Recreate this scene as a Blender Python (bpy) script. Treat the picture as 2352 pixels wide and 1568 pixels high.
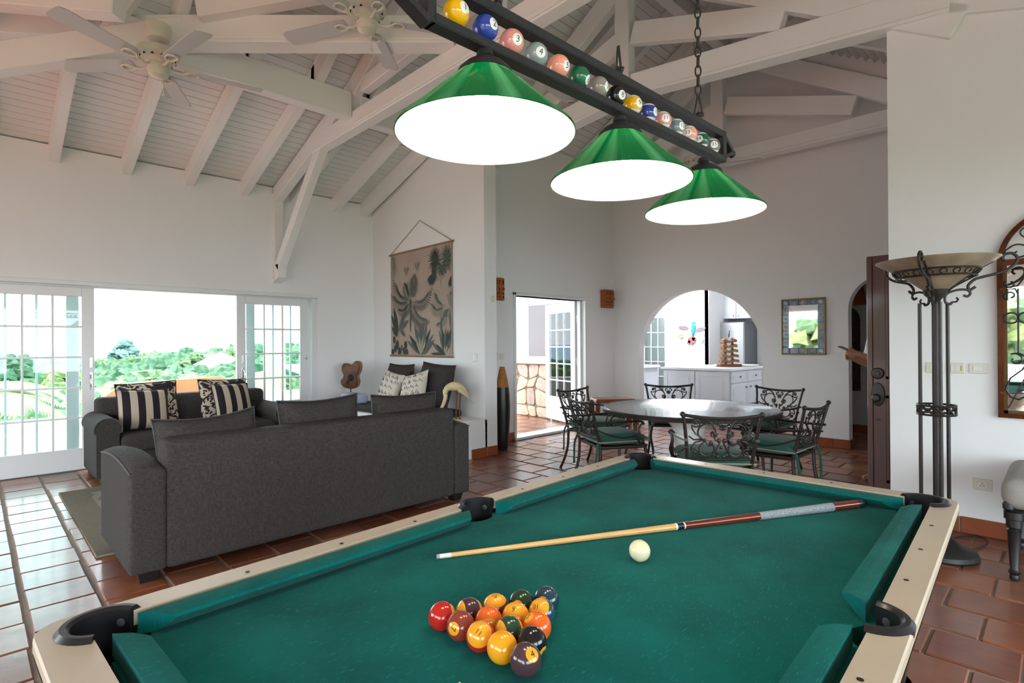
import bpy, bmesh, math, random
from math import sin, cos, pi, radians, sqrt, atan2
from mathutils import Vector, Matrix
random.seed(7)
SC = bpy.context.scene
for o in list(bpy.data.objects):
    bpy.data.objects.remove(o, do_unlink=True)
COL = SC.collection

# ---------------------------------------------------------------- camera
CAMX = Vector((0.7107960541, -0.7033668912, -0.0066321798))
CAMD = Vector((-0.0028727257, 0.0065258818, -0.9999745798))   # image down
CAMF = Vector((0.7033922923, 0.7107970380, 0.0026179909))
cd = bpy.data.cameras.new('camera')
cam = bpy.data.objects.new('camera', cd); COL.objects.link(cam)
cd.sensor_width = 36.0; cd.sensor_fit = 'HORIZONTAL'
cd.lens = 1252.0 / 2352.0 * 36.0
cd.clip_start = 0.02; cd.clip_end = 9000
mw = Matrix.Identity(4)
for i in range(3):
    mw[i][0] = CAMX[i]; mw[i][1] = -CAMD[i]; mw[i][2] = -CAMF[i]
mw[0][3], mw[1][3], mw[2][3] = 0, 0, 1.36
cam.matrix_world = mw
SC.camera = cam

# ---------------------------------------------------------------- world, sun, exposure
SKY_STRENGTH = 4.6
W = bpy.data.worlds.new('sky_world'); SC.world = W; W.use_nodes = True
bg = W.node_tree.nodes['Background']
bg.inputs[0].default_value = (0.82, 0.93, 1.0, 1); bg.inputs[1].default_value = SKY_STRENGTH
sd = bpy.data.lights.new('sun', 'SUN'); sd.energy = 5.0; sd.angle = radians(1.5); sd.color = (1, .95, .88)
sun = bpy.data.objects.new('sun', sd); COL.objects.link(sun)
sun.rotation_euler = Vector((0.42, -0.16, -1.0)).to_track_quat('-Z', 'Y').to_euler()
vs = SC.view_settings
vs.view_transform = 'Standard'; vs.look = 'None'; vs.gamma = 1.0; vs.use_curve_mapping = False
vs.exposure = 1.12
try:
    SC.cycles.max_bounces = 14; SC.cycles.diffuse_bounces = 7; SC.cycles.glossy_bounces = 4
    SC.cycles.transparent_max_bounces = 16; SC.cycles.sample_clamp_indirect = 8.0
    SC.cycles.use_denoising = True
except Exception:
    pass

# ---------------------------------------------------------------- mesh helpers
def c(h):
    h = h.lstrip('#'); out = []
    for i in (0, 2, 4):
        v = int(h[i:i+2], 16) / 255
        out.append(v/12.92 if v <= .04045 else ((v+.055)/1.055)**2.4)
    return tuple(out)

class MB:
    def __init__(s): s.v = []; s.f = []; s.mi = []; s.m = 0
    def face(s, idx): s.f.append(idx); s.mi.append(s.m)
    def add(s, vs, fs, M=None):
        b = len(s.v)
        for p in vs:
            p = Vector(p); s.v.append(tuple(M @ p) if M else tuple(p))
        for f in fs: s.face([b+i for i in f])
    def box(s, a, b, M=None):
        x0, y0, z0 = a; x1, y1, z1 = b
        s.add([(x0,y0,z0),(x1,y0,z0),(x1,y1,z0),(x0,y1,z0),(x0,y0,z1),(x1,y0,z1),(x1,y1,z1),(x0,y1,z1)],
              [(0,3,2,1),(4,5,6,7),(0,1,5,4),(1,2,6,5),(2,3,7,6),(3,0,4,7)], M)
    def bevbox(s, a, b, r, M=None):
        # box with chamfered edges
        x0, y0, z0 = a; x1, y1, z1 = b
        vs = []; fs = []
        idx = {}
        def V(p):
            k = tuple(round(q, 5) for q in p)
            if k not in idx: idx[k] = len(vs); vs.append(p)
            return idx[k]
        X = (x0, x1); Y = (y0, y1); Z = (z0, z1)
        sg = (1, -1)
        def cr(i, j, k, ax):
            p = [X[i], Y[j], Z[k]]
            for t, e in ((0, i), (1, j), (2, k)):
                if t != ax: p[t] += sg[e]*r
            return V(tuple(p))
        for ax in range(3):
            for e in (0, 1):
                loop = [(0,0),(1,0),(1,1),(0,1)]
                q = []
                for (p1, p2) in loop:
                    ijk = [p1, p2]; ijk.insert(ax, e)
                    q.append(cr(*ijk, ax))
                fl = (e == 0) ^ (ax == 1)
                fs.append(q[::-1] if fl else q)
        for ax in range(3):   # edges parallel to ax
            o = [t for t in range(3) if t != ax]
            for e1 in (0, 1):
                for e2 in (0, 1):
                    def ijk(a):
                        q = [0,0,0]; q[ax] = a; q[o[0]] = e1; q[o[1]] = e2; return q
                    q = [cr(*ijk(0), o[0]), cr(*ijk(1), o[0]), cr(*ijk(1), o[1]), cr(*ijk(0), o[1])]
                    fs.append(q)
        for i in (0,1):
            for j in (0,1):
                for k in (0,1):
                    fs.append([cr(i,j,k,0), cr(i,j,k,1), cr(i,j,k,2)])
        s.add(vs, fs, M)
    def tube(s, pts, r, n=8, M=None, cap=True, closed=False, flat=None):
        pts = [Vector(p) for p in pts]; N = len(pts)
        rr = r if isinstance(r, (list, tuple)) else [r]*N
        vs = []; fs = []
        prev = None
        for i, p in enumerate(pts):
            if closed: t = pts[(i+1) % N] - pts[i-1]
            else: t = pts[min(i+1, N-1)] - pts[max(i-1, 0)]
            if t.length < 1e-9: t = Vector((0,0,1))
            t.normalize()
            if prev is None:
                ref = Vector((0,0,1)) if abs(t.z) < .9 else Vector((1,0,0))
                a = t.cross(ref).normalized()
            else:
                a = prev - t*prev.dot(t)
                a = a.normalized() if a.length > 1e-6 else t.orthogonal().normalized()
            prev = a; b = t.cross(a)
            for k in range(n):
                an = 2*pi*k/n
                ka, kb = (1, 1) if not flat else flat
                vs.append(p + (a*cos(an)*ka + b*sin(an)*kb)*rr[i])
        for i in range(N if closed else N-1):
            j = (i+1) % N
            for k in range(n):
                l = (k+1) % n
                fs.append((i*n+k, i*n+l, j*n+l, j*n+k))
        if cap and not closed:
            fs.append(tuple(range(n))[::-1]); fs.append(tuple((N-1)*n+k for k in range(n)))
        s.add(vs, fs, M)
    def lathe(s, prof, n=24, M=None, cap=True):
        vs = []; fs = []
        for (r, z) in prof:
            for k in range(n):
                a = 2*pi*k/n; vs.append((r*cos(a), r*sin(a), z))
        for i in range(len(prof)-1):
            for k in range(n):
                l = (k+1) % n
                fs.append((i*n+k, i*n+l, (i+1)*n+l, (i+1)*n+k))
        if cap:
            if prof[0][0] > 1e-6: fs.append(tuple(range(n))[::-1])
            if prof[-1][0] > 1e-6: fs.append(tuple((len(prof)-1)*n+k for k in range(n)))
        s.add(vs, fs, M)
    def prism(s, poly, z0, z1, M=None):
        n = len(poly)
        vs = [(x, y, z0) for x, y in poly] + [(x, y, z1) for x, y in poly]
        fs = [tuple(range(n))[::-1], tuple(range(n, 2*n))]
        for i in range(n):
            j = (i+1) % n; fs.append((i, j, n+j, n+i))
        s.add(vs, fs, M)
    def sphere(s, ctr, r, nu=16, nv=10, M=None, sc=(1,1,1)):
        vs = []; fs = []
        for i in range(nv+1):
            t = pi*i/nv
            for k in range(nu):
                a = 2*pi*k/nu
                vs.append((ctr[0]+r*sc[0]*sin(t)*cos(a), ctr[1]+r*sc[1]*sin(t)*sin(a), ctr[2]+r*sc[2]*cos(t)))
        for i in range(nv):
            for k in range(nu):
                l = (k+1) % nu
                fs.append((i*nu+k, (i+1)*nu+k, (i+1)*nu+l, i*nu+l))
        s.add(vs, fs, M)
    def grid(s, fn, nu, nv, M=None):
        vs = [fn(i/nu, j/nv) for j in range(nv+1) for i in range(nu+1)]
        fs = []
        for j in range(nv):
            for i in range(nu):
                a = j*(nu+1)+i; fs.append((a, a+1, a+nu+2, a+nu+1))
        s.add(vs, fs, M)
    def mesh(s, name, mats, smooth=True, angle=35):
        me = bpy.data.meshes.new(name)
        me.from_pydata(s.v, [], s.f)
        if not isinstance(mats, (list, tuple)): mats = [mats]
        for m in mats: me.materials.append(m)
        if len(mats) > 1: me.polygons.foreach_set('material_index', s.mi)
        bm = bmesh.new(); bm.from_mesh(me)
        bmesh.ops.remove_doubles(bm, verts=bm.verts, dist=1e-6)
        bmesh.ops.recalc_face_normals(bm, faces=bm.faces)
        bm.to_mesh(me); bm.free()
        if smooth:
            me.polygons.foreach_set('use_smooth', [True]*len(me.polygons))
            try: me.set_sharp_from_angle(angle=radians(angle))
            except Exception: pass
        me.update()
        return me
    def build(s, name, mats, parent=None, smooth=True, angle=35):
        o = bpy.data.objects.new(name, s.mesh(name, mats, smooth, angle))
        COL.objects.link(o)
        if parent is not None: o.parent = parent
        return o

def link(name, me, parent=None, loc=(0,0,0), rot=(0,0,0)):
    o = bpy.data.objects.new(name, me); COL.objects.link(o)
    if parent is not None: o.parent = parent
    o.location = loc; o.rotation_euler = rot
    return o
def tag(o, label, cat, group=None):
    o['label'] = label; o['category'] = cat
    if group: o['group'] = group
    return o
def thing(name, label, cat, loc=(0,0,0), rz=0, group=None):
    o = bpy.data.objects.new(name, None); COL.objects.link(o)
    o.empty_display_size = .05
    o.location = loc; o.rotation_euler = (0, 0, rz)
    return tag(o, label, cat, group)
def struct(o): o['kind'] = 'structure'; return o
def sgroup(name, loc=(0,0,0), rz=0):
    o = bpy.data.objects.new(name, None); COL.objects.link(o); o.empty_display_size = .05
    o.location = loc; o.rotation_euler = (0,0,rz); o['kind'] = 'structure'; return o
KIDS = {}
def dup(root, loc, rz, label=None):
    r = root.copy(); COL.objects.link(r); r.location = loc; r.rotation_euler = (0,0,rz)
    if label: r['label'] = label
    def rec(src, dst):
        for ch in [o for o in ALLO if o.parent == src]:
            k = ch.copy(); COL.objects.link(k); k.parent = dst; rec(ch, k)
    ALLO = list(bpy.data.objects)
    rec(root, r)
    return r
def T(x, y, z): return Matrix.Translation((x, y, z))
def R(a, ax): return Matrix.Rotation(a, 4, ax)
def spiral(cx, cy, r0, r1, a0, a1, n=20):
    return [(cx+(r0+(r1-r0)*i/n)*cos(a0+(a1-a0)*i/n), cy+(r0+(r1-r0)*i/n)*sin(a0+(a1-a0)*i/n)) for i in range(n+1)]
def bez(p0, p1, p2, p3, n=12):
    p0, p1, p2, p3 = map(Vector, (p0, p1, p2, p3)); out = []
    for i in range(n+1):
        t = i/n; q = 1-t
        out.append(p0*q**3 + p1*3*q*q*t + p2*3*q*t*t + p3*t**3)
    return out
def cat(pts, n=8):
    # Catmull-Rom through points
    P = [Vector(p) for p in pts]; P = [P[0]*2-P[1]] + P + [P[-1]*2-P[-2]]; out = []
    for i in range(1, len(P)-2):
        for k in range(n):
            t = k/n; a, b, cc, d = P[i-1], P[i], P[i+1], P[i+2]
            out.append(.5*((2*b)+(cc-a)*t+(2*a-5*b+4*cc-d)*t*t+(3*b-a-3*cc+d)*t**3))
    out.append(P[-2]); return out
def rbox(name, dims, bev, mat, parent=None, loc=(0,0,0), rot=(0,0,0), seg=3, puff=0, smooth=True):
    # rounded box centred on its base
    bm = bmesh.new(); bmesh.ops.create_cube(bm, size=1)
    for v in bm.verts: v.co = Vector((v.co.x*dims[0], v.co.y*dims[1], (v.co.z+.5)*dims[2]))
    bmesh.ops.bevel(bm, geom=list(bm.edges), offset=bev, segments=seg, profile=.5, affect='EDGES')
    me = bpy.data.meshes.new(name); bm.to_mesh(me); bm.free()
    me.materials.append(mat)
    if smooth:
        me.polygons.foreach_set('use_smooth', [True]*len(me.polygons))
        try: me.set_sharp_from_angle(angle=radians(40))
        except Exception: pass
    return link(name, me, parent, loc, rot)

# ---------------------------------------------------------------- materials
MAT = {}
def nmat(name):
    m = bpy.data.materials.new(name); m.use_nodes = True
    nt = m.node_tree; b = nt.nodes['Principled BSDF']; MAT[name] = m
    return m, nt, b
def N(nt, t, **kw):
    n = nt.nodes.new(t)
    for k, v in kw.items():
        if k.startswith('i_'): n.inputs[k[2:].replace('_', ' ')].default_value = v
        else: setattr(n, k, v)
    return n
def simple(name, col, rough=.5, metal=0, var=0, scale=20, bump=0, bscale=60, spec=.5, coat=0, stretch=None, coord='Object', col2=None, sheen=0, det=4):
    m, nt, b = nmat(name)
    b.inputs['Roughness'].default_value = rough; b.inputs['Metallic'].default_value = metal
    b.inputs['Specular IOR Level'].default_value = spec
    if coat: b.inputs['Coat Weight'].default_value = coat; b.inputs['Coat Roughness'].default_value = .08
    if sheen: b.inputs['Sheen Weight'].default_value = sheen
    b.inputs['Base Color'].default_value = (*col, 1)
    if var or bump or col2:
        tc = N(nt, 'ShaderNodeTexCoord'); mp = N(nt, 'ShaderNodeMapping')
        if stretch: mp.inputs['Scale'].default_value = stretch
        nt.links.new(tc.outputs[coord], mp.inputs[0])
    if var or col2:
        nz = N(nt, 'ShaderNodeTexNoise'); nz.inputs['Scale'].default_value = scale; nz.inputs['Detail'].default_value = det
        nt.links.new(mp.outputs[0], nz.inputs[0])
        cr = N(nt, 'ShaderNodeValToRGB'); nt.links.new(nz.outputs[0], cr.inputs[0])
        e = cr.color_ramp.elements; e[0].position = .3; e[1].position = .7
        if col2: e[0].color = (*col, 1); e[1].color = (*col2, 1)
        else:
            e[0].color = (*[x*(1-var) for x in col], 1); e[1].color = (*[min(1, x*(1+var)) for x in col], 1)
        nt.links.new(cr.outputs[0], b.inputs['Base Color'])
    if bump:
        n2 = N(nt, 'ShaderNodeTexNoise'); n2.inputs['Scale'].default_value = bscale; n2.inputs['Detail'].default_value = 3
        nt.links.new(mp.outputs[0], n2.inputs[0])
        bp = N(nt, 'ShaderNodeBump'); bp.inputs['Strength'].default_value = bump; bp.inputs['Distance'].default_value = .01
        nt.links.new(n2.outputs[0], bp.inputs['Height']); nt.links.new(bp.outputs[0], b.inputs['Normal'])
    return m
wall_m = simple('white_wall_paint', (.80,.80,.80), .85, bump=.05, bscale=40, coord='Generated')
ceil_m = simple('white_ceiling_paint', (.78,.775,.77), .7)
beam_m = simple('white_beam_paint', (.80,.80,.795), .6, bump=.04, bscale=25)
board_m = simple('white_board_paint', (.74,.735,.73), .7)
white_m = simple('white_gloss_frame', (.74,.75,.75), .35)
grout_m = simple('grout', c('#8f867a'), .9, var=.15, scale=8)
black_m = simple('black_iron', (.012,.011,.011), .45, bump=.1, bscale=120)
bronze_m = simple('dark_bronze_iron', (.018,.013,.011), .42, var=.3, scale=30)
chrome_m = simple('chrome', (.75,.76,.78), .15, 1)
tiles_m = []
for i, h in enumerate(('#7d4a33', '#85503a', '#8b5a44', '#7a4634', '#94653f', '#8a4f33', '#7e5346', '#96603f')):
    tiles_m.append(simple('terracotta_%s' % ('abcdefgh'[i]), c(h), .30, var=.16, scale=7, bump=.22, bscale=9, coat=.15))
base_tile_m = simple('baseboard_terracotta', c('#8a4526'), .45, var=.15, scale=9)
sofa_m = None
def weave(name, col, col2, sc=420, rough=.9):
    m, nt, b = nmat(name); b.inputs['Roughness'].default_value = rough; b.inputs['Specular IOR Level'].default_value = .2
    tc = N(nt, 'ShaderNodeTexCoord')
    w1 = N(nt, 'ShaderNodeTexNoise'); w1.inputs['Scale'].default_value = 60
    mp = N(nt, 'ShaderNodeMapping'); mp.inputs['Scale'].default_value = (6, 6, .6)
    mp2 = N(nt, 'ShaderNodeMapping'); mp2.inputs['Scale'].default_value = (.6, .6, 6)
    w2 = N(nt, 'ShaderNodeTexNoise'); w2.inputs['Scale'].default_value = 60
    nt.links.new(tc.outputs['Object'], mp.inputs[0]); nt.links.new(tc.outputs['Object'], mp2.inputs[0])
    nt.links.new(mp.outputs[0], w1.inputs[0]); nt.links.new(mp2.outputs[0], w2.inputs[0])
    mx = N(nt, 'ShaderNodeMath', operation='ADD'); nt.links.new(w1.outputs[0], mx.inputs[0]); nt.links.new(w2.outputs[0], mx.inputs[1])
    cr = N(nt, 'ShaderNodeValToRGB'); e = cr.color_ramp.elements
    e[0].position = .6; e[1].position = 1.15 if False else 1.0
    e[0].color = (*col, 1); e[1].color = (*col2, 1)
    md = N(nt, 'ShaderNodeMath', operation='MULTIPLY'); md.inputs[1].default_value = .85
    nt.links.new(mx.outputs[0], md.inputs[0]); nt.links.new(md.outputs[0], cr.inputs[0])
    nt.links.new(cr.outputs[0], b.inputs['Base Color'])
    bp = N(nt, 'ShaderNodeBump'); bp.inputs['Strength'].default_value = .25; bp.inputs['Distance'].default_value = .004
    nt.links.new(mx.outputs[0], bp.inputs['Height']); nt.links.new(bp.outputs[0], b.inputs['Normal'])
    return m
sofa_m = weave('charcoal_linen', (.030,.027,.026), (.070,.064,.060))
pipe_m = simple('sofa_piping', (.09,.09,.10), .8)
def glass(name, tint=(.93,.97,.97), gl=.08):
    m = bpy.data.materials.new(name); m.use_nodes = True; nt = m.node_tree
    for n in list(nt.nodes): nt.nodes.remove(n)
    out = N(nt, 'ShaderNodeOutputMaterial'); tr = N(nt, 'ShaderNodeBsdfTransparent'); tr.inputs[0].default_value = (*tint, 1)
    gs = N(nt, 'ShaderNodeBsdfGlossy'); gs.inputs['Roughness'].default_value = .02
    lw = N(nt, 'ShaderNodeFresnel'); lw.inputs[0].default_value = 1.45
    mx = N(nt, 'ShaderNodeMixShader')
    nt.links.new(lw.outputs[0], mx.inputs[0]); nt.links.new(tr.outputs[0], mx.inputs[1]); nt.links.new(gs.outputs[0], mx.inputs[2])
    nt.links.new(mx.outputs[0], out.inputs[0]); MAT[name] = m
    return m
glass_m = glass('window_glass', (.90,.96,.95))
mirror_m = simple('mirror_glass', (.86,.88,.88), .02, 1)
# ================================================================ STRUCTURE
PROF = [(7.80,3.445),(5.5,4.23),(3.2,5.56),(.9,4.23),(-3.4,2.77)]
def ceil(v):
    for (a, za), (b, zb) in zip(PROF, PROF[1:]):
        if b <= v <= a: return zb+(za-zb)*(v-b)/(a-b)
    return PROF[-1][1] if v < 0 else PROF[0][1]
VZ = Matrix(((0,0,1,0),(1,0,0,0),(0,1,0,0),(0,0,0,1)))     # prism (x,y,z) -> (Y,Z,X)
UZ = Matrix(((1,0,0,0),(0,0,1,0),(0,1,0,0),(0,0,0,1)))     # prism (x,y,z) -> (X,Z,Y)
def ceil_pts(v0, v1):
    # roof line from v0 to v1 (either order), tucked just under the boards
    e = .015
    ins = [v for v, z in PROF if min(v0,v1) < v < max(v0,v1)]
    ins = sorted([v0, v1]+ins, reverse=v0 > v1)
    return [(v, ceil(v)-e) for v in ins]
def gable(name, u0, u1, v0, v1, holes=(), mat=wall_m):
    """wall in a plane u = const with the roof line on top; holes = outlines that stand on the floor"""
    pts = [(v0, 0)]
    for h in holes: pts += h
    pts += [(v1, 0)] + ceil_pts(v1, v0)
    m = MB(); m.prism(pts, u0, u1, VZ)
    return struct(m.build(name, mat, smooth=False))
def arch(v0, v1, zs, n=28):
    r = (v1-v0)/2; cv = (v0+v1)/2
    return [(v0,0),(v0,zs)] + [(cv-r*cos(pi*i/n), zs+r*sin(pi*i/n)) for i in range(1,n)] + [(v1,zs),(v1,0)]

# ---- floor: grout bed + terracotta tiles
fl = MB(); fl.box((-3.4,-3.4,-.12),(10.6,7.60,-.008))
floor = struct(fl.build('floor', grout_m, smooth=False))
TP_U, TP_V = .3050, .3165
def tile_mesh(mat, su, sv):
    m = MB(); m.bevbox((-su/2,-sv/2,-.02),(su/2,sv/2,0), .006); return m.mesh('tile', mat, False)
variants = []
for k, tm in enumerate(tiles_m):
    variants.append(tile_mesh(tm, .281+.004*(k%3), .306+.002*(k%2)))
def inside_room(u, v):
    if v > 7.45 or v < -2.6 or u < -2.8: return False
    if u > 4.30 and v > 5.25: return False
    if u > 7.7 and not (u < 8.5 and (3.1 < v < 4.8 or 1.2 < v < 1.8)): 
        return 7.7 < u < 10.2 and .6 < v < 2.3 and u < 9.2
    if u > 4.9 and v < .28: return False
    return True
def inpoly(p, poly):
    x, y = p; r = False
    for i in range(len(poly)):
        (x0,y0),(x1,y1) = poly[i-1], poly[i]
        if (y0 > y) != (y1 > y) and x < (x1-x0)*(y-y0)/(y1-y0)+x0: r = not r
    return r
HID = [[(75,1450),(1457,1045),(2195,1155),(2080,1600),(60,1600)], [(235,1040),(300,1330),(1065,1125),(1078,965),(372,1012)]]
tl = []
for k in range(-10, 34):
    uc = .187+TP_U*(k+.5)
    for j in range(-12, 30):
        vc = -.2+TP_V*(j+(.52 if k % 2 else 0))
        if not inside_room(uc, vc): continue
        p = Vector((uc, vc, -1.36)); d = CAMF.dot(p)
        a = 0
        if d > .3:
            x = 1176+1252*CAMX.dot(p)/d; y = 784+1252*CAMD.dot(p)/d
            if -40 < x < 2392 and 700 < y < 1640:
                a = 1.36/d**3
                if any(inpoly((x,y), h) for h in HID): a *= .02
        tl.append((a, uc, vc))
tl.sort(reverse=True)
rng = random.Random(3)
rest = MB()
for i, (a, uc, vc) in enumerate(tl):
    k = rng.choice((0,0,1,1,2,3,3,4,5,6,6,7)); dz = rng.uniform(-.0015,.0015); rz = rng.uniform(-.008,.008)
    tx, ty = rng.uniform(-.004,.004), rng.uniform(-.004,.004)
    if i < 296 and a > 0:
        link('tile', variants[k], floor, (uc+rng.uniform(-.003,.003), vc, dz), (tx,ty,rz))
    else:
        rest.m = k; rest.bevbox((-.142,-.153,-.02),(.142,.153,0), .006, T(uc,vc,dz) @ R(rz,'Z'))
o = rest.build('tile', tiles_m, floor, smooth=False); o['kind'] = 'stuff'

# ---- walls
m = MB()   # wall with the sliding doors
zt = ceil(7.58)-.015
m.prism([(-3.4,0),(-.20,0),(-.20,2.022),(3.54,2.022),(3.54,0),(4.52,0),(4.52,zt),(-3.4,zt)], 7.58, 7.78, UZ)
wall_left = struct(m.build('wall_left', wall_m, smooth=False))
m = MB()   # wall with the palm hanging; ends in a square pier
def skew(n_v):   # its face runs very slightly off square
    return 4.36+(n_v-4.87)*(.10/2.71)
pts = ceil_pts(7.58, 4.87)
vs = []; fs = []
line = [(7.58,0),(4.87,0)] + pts[::-1]
for v, z in line: vs.append((skew(v), v, z))
for v, z in line: vs.append((4.556, v, z))
n = len(line); fs = [tuple(range(n)), tuple(range(n,2*n))[::-1]] + [(i,(i+1)%n,n+(i+1)%n,n+i) for i in range(n)]
m.add(vs, fs)
struct(m.build('wall_back', wall_m, smooth=False))
m = MB(); z54 = ceil(5.4)-.02
m.prism([(4.43,0),(5.37,0),(5.37,2.03),(7.02,2.03),(7.02,0),(7.98,0),(7.98,z54),(4.43,z54)], 5.40, 5.58, UZ)
struct(m.build('wall_dining', wall_m, smooth=False))
gable('wall_arches', 7.80, 7.96, .14, 5.56, [arch(1.06,1.89,1.75), arch(2.934,4.919,1.157)])
gable('wall_right', 4.975, 5.13, -3.4, .932)
gable('wall_entry', 5.13, 7.80, .0, .14) if False else None
m = MB(); m.box((5.13,.0,0),(7.8,.14,ceil(.07)-.02)); struct(m.build('wall_entry', wall_m, smooth=False))
# rear of the room, unseen: big openings added to let sky light in
m = MB(); zr = ceil(-3.2)-.03
m.prism([(-3.4,0),(-2.6,0),(-2.6,2.3),(.6,2.3),(.6,0),(1.1,0),(1.1,2.3),(4.3,2.3),(4.3,0),(5.13,0),(5.13,zr),(-3.4,zr)], -3.4, -3.22, UZ)
struct(m.build('wall_rear', wall_m, smooth=False))
gable('wall_garden', -3.4, -3.25, -3.22, 7.58, [[(-2.3,0),(-2.3,2.3),(1.7,2.3),(1.7,0)], [(2.6,0),(2.6,2.3),(6.6,2.3),(6.6,0)]])

# ---- ceiling: roof deck with separate boards, rafters, trusses
CE = MB(); CE.prism([(v, z+.02) for v, z in PROF]+[(v, z+.10) for v, z in PROF[::-1]], -3.4, 8.0, VZ)
ceiling = struct(CE.build('ceiling', ceil_m, smooth=False))
brd = {}
def boards(va, vb, u0, u1, pitch=.096):
    za, zb = ceil(va), ceil(vb); L = sqrt((va-vb)**2+(za-zb)**2); n = int(L/pitch)
    ang = atan2(zb-za, va-vb)
    key = (u0,u1)
    if key not in brd:
        m = MB(); m.bevbox((u0,-.0468,0),(u1,.0468,.02), .0025); brd[key] = m.mesh('ceiling_board', board_m, False)
    for i in range(n):
        t = (i+.5)/n
        link('ceiling_board', brd[key], ceiling, (0, va+(vb-va)*t, za+(zb-za)*t-.001), (-ang if va > vb else ang,0,0))
boards(7.58, 5.5, -3.25, 4.45)
boards(5.5, 3.2, -3.25, 7.8)
boards(.9, 3.2, -3.25, 7.8)
boards(-3.2, .9, -3.25, 7.8)
def beam(name, p, q, w, h, parent, mat=beam_m, up=Vector((0,0,1)), ext=0):
    """rectangular beam whose bottom edge line runs p -> q"""
    p, q = Vector(p), Vector(q); d = (q-p); L = d.length; d.normalize()
    s = d.cross(up).normalized(); n = s.cross(d)
    M = Matrix(((d.x,s.x,n.x,p.x),(d.y,s.y,n.y,p.y),(d.z,s.z,n.z,p.z),(0,0,0,1)))
    m = MB(); m.bevbox((-ext,-w/2,0),(L+ext,w/2,h), .006, M); return m.build(name, mat, parent, smooth=False)
rafters = sgroup('trim_rafters')
for k in range(-5, 7):
    u = .625+.6415*k
    if abs(u-2.95) < .2: continue
    m = MB()   # lower slope rafter, hanging end at the wall
    s = (4.23-3.52)/2.08
    m.prism([(7.70,3.325-.12*s),(5.40,3.325+2.18*s),(5.40,3.325+2.18*s+.17),(7.70,3.325-.12*s+.21)], u-.045, u+.045, VZ)
    m.build('rafter', beam_m, rafters, smooth=False)
    m = MB()   # upper rafter lapping over the purlin
    m.prism([(5.47,4.00),(5.47,4.23),(3.2,5.545),(3.2,5.36)], u-.045, u+.045, VZ)
    m.build('rafter', beam_m, rafters, smooth=False)
for k in range(0, 12):
    u = -2.9+.93*k
    m = MB(); m.prism([(3.2,5.38),(3.2,5.545),(.9,4.215),(.9,4.03)], u-.045, u+.045, VZ); m.build('rafter', beam_m, rafters, smooth=False)
for u in (5.4, 6.1, 6.8, 7.55):
    m = MB(); m.prism([(5.40,4.10),(5.40,4.27),(3.2,5.545),(3.2,5.37)], u-.045, u+.045, VZ); m.build('rafter', beam_m, rafters, smooth=False)
beam('purlin', (.80,5.42,3.79), (2.9,5.42,3.79), .14, .27, rafters)
beam('purlin', (3.0,5.42,3.79), (4.42,5.42,3.79), .14, .27, rafters)
beam('ridge_beam', (-3.2,3.2,5.28), (7.75,3.2,5.28), .14, .26, rafters)
# rafter against the palm wall
s = (4.23-3.52)/2.08
m = MB(); m.prism([(7.66,3.325-.08*s),(5.40,3.325+2.18*s),(5.40,3.325+2.18*s+.17),(7.66,3.325-.08*s+.21)], 4.24, 4.36, VZ); m.build('rafter', beam_m, rafters, smooth=False)
# wall bracket truss across the living room
tr = sgroup('trim_living_truss')
U = 2.97
beam('wall_post', (U,7.50,2.26), (U,7.50,3.42), .125, .12, tr, up=Vector((0,1,0)))
m = MB(); m.prism([(7.58,2.20),(7.40,2.26),(7.40,2.44),(7.58,2.44)], U-.055, U+.055, VZ); m.build('corbel', beam_m, tr, smooth=False)
beam('knee_brace', (U,7.42,2.36), (U,6.02,3.80), .11, .13, tr)
beam('bottom_chord', (U,6.35,3.66), (U,-1.0,3.75), .13, .19, tr)
beam('bottom_chord_cap', (U,5.3,3.69), (U,.5,3.74), .17, .035, tr)
beam('king_post', (U,3.10,3.90), (U,3.10,5.30), .15, .2, tr, up=Vector((0,1,0)))
beam('strut', (U,3.2,4.15), (U,5.2,4.02), .10, .15, tr)
beam('strut', (U,3.1,4.15), (U,1.2,4.0), .10, .15, tr)
beam('top_chord', (U,7.5,3.30), (U,5.35,4.04), .115, .2, tr)
beam('top_chord', (U,5.40,4.02), (U,3.2,5.30), .105, .2, tr)
beam('top_chord', (U,3.2,5.30), (U,.9,3.98), .115, .2, tr)
# diagonal beams of the hipped end
hp = sgroup('trim_hip_beams')
beam('diagonal_beam', (2.90,3.60,3.895), (.80,5.66,3.915), .13, .20, hp)
beam('diagonal_beam_cap', (2.92,3.62,3.865), (1.0,5.50,3.885), .19, .03, hp)
beam('diagonal_beam', (.80,5.64,3.915), (-.22,6.45,3.915), .13, .20, hp)
beam('diagonal_beam', (1.33,5.16,3.90), (-.16,5.86,3.32), .13, .21, hp)
beam('diagonal_beam', (.77,4.857,3.765), (-.30,5.92,3.90), .14, .25, hp)
beam('strut', (.80,5.44,3.86), (1.07,5.19,4.36), .07, .10, hp)
beam('diagonal_beam', (1.35,4.98,4.03), (2.60,3.74,4.33), .13, .22, hp)
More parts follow.
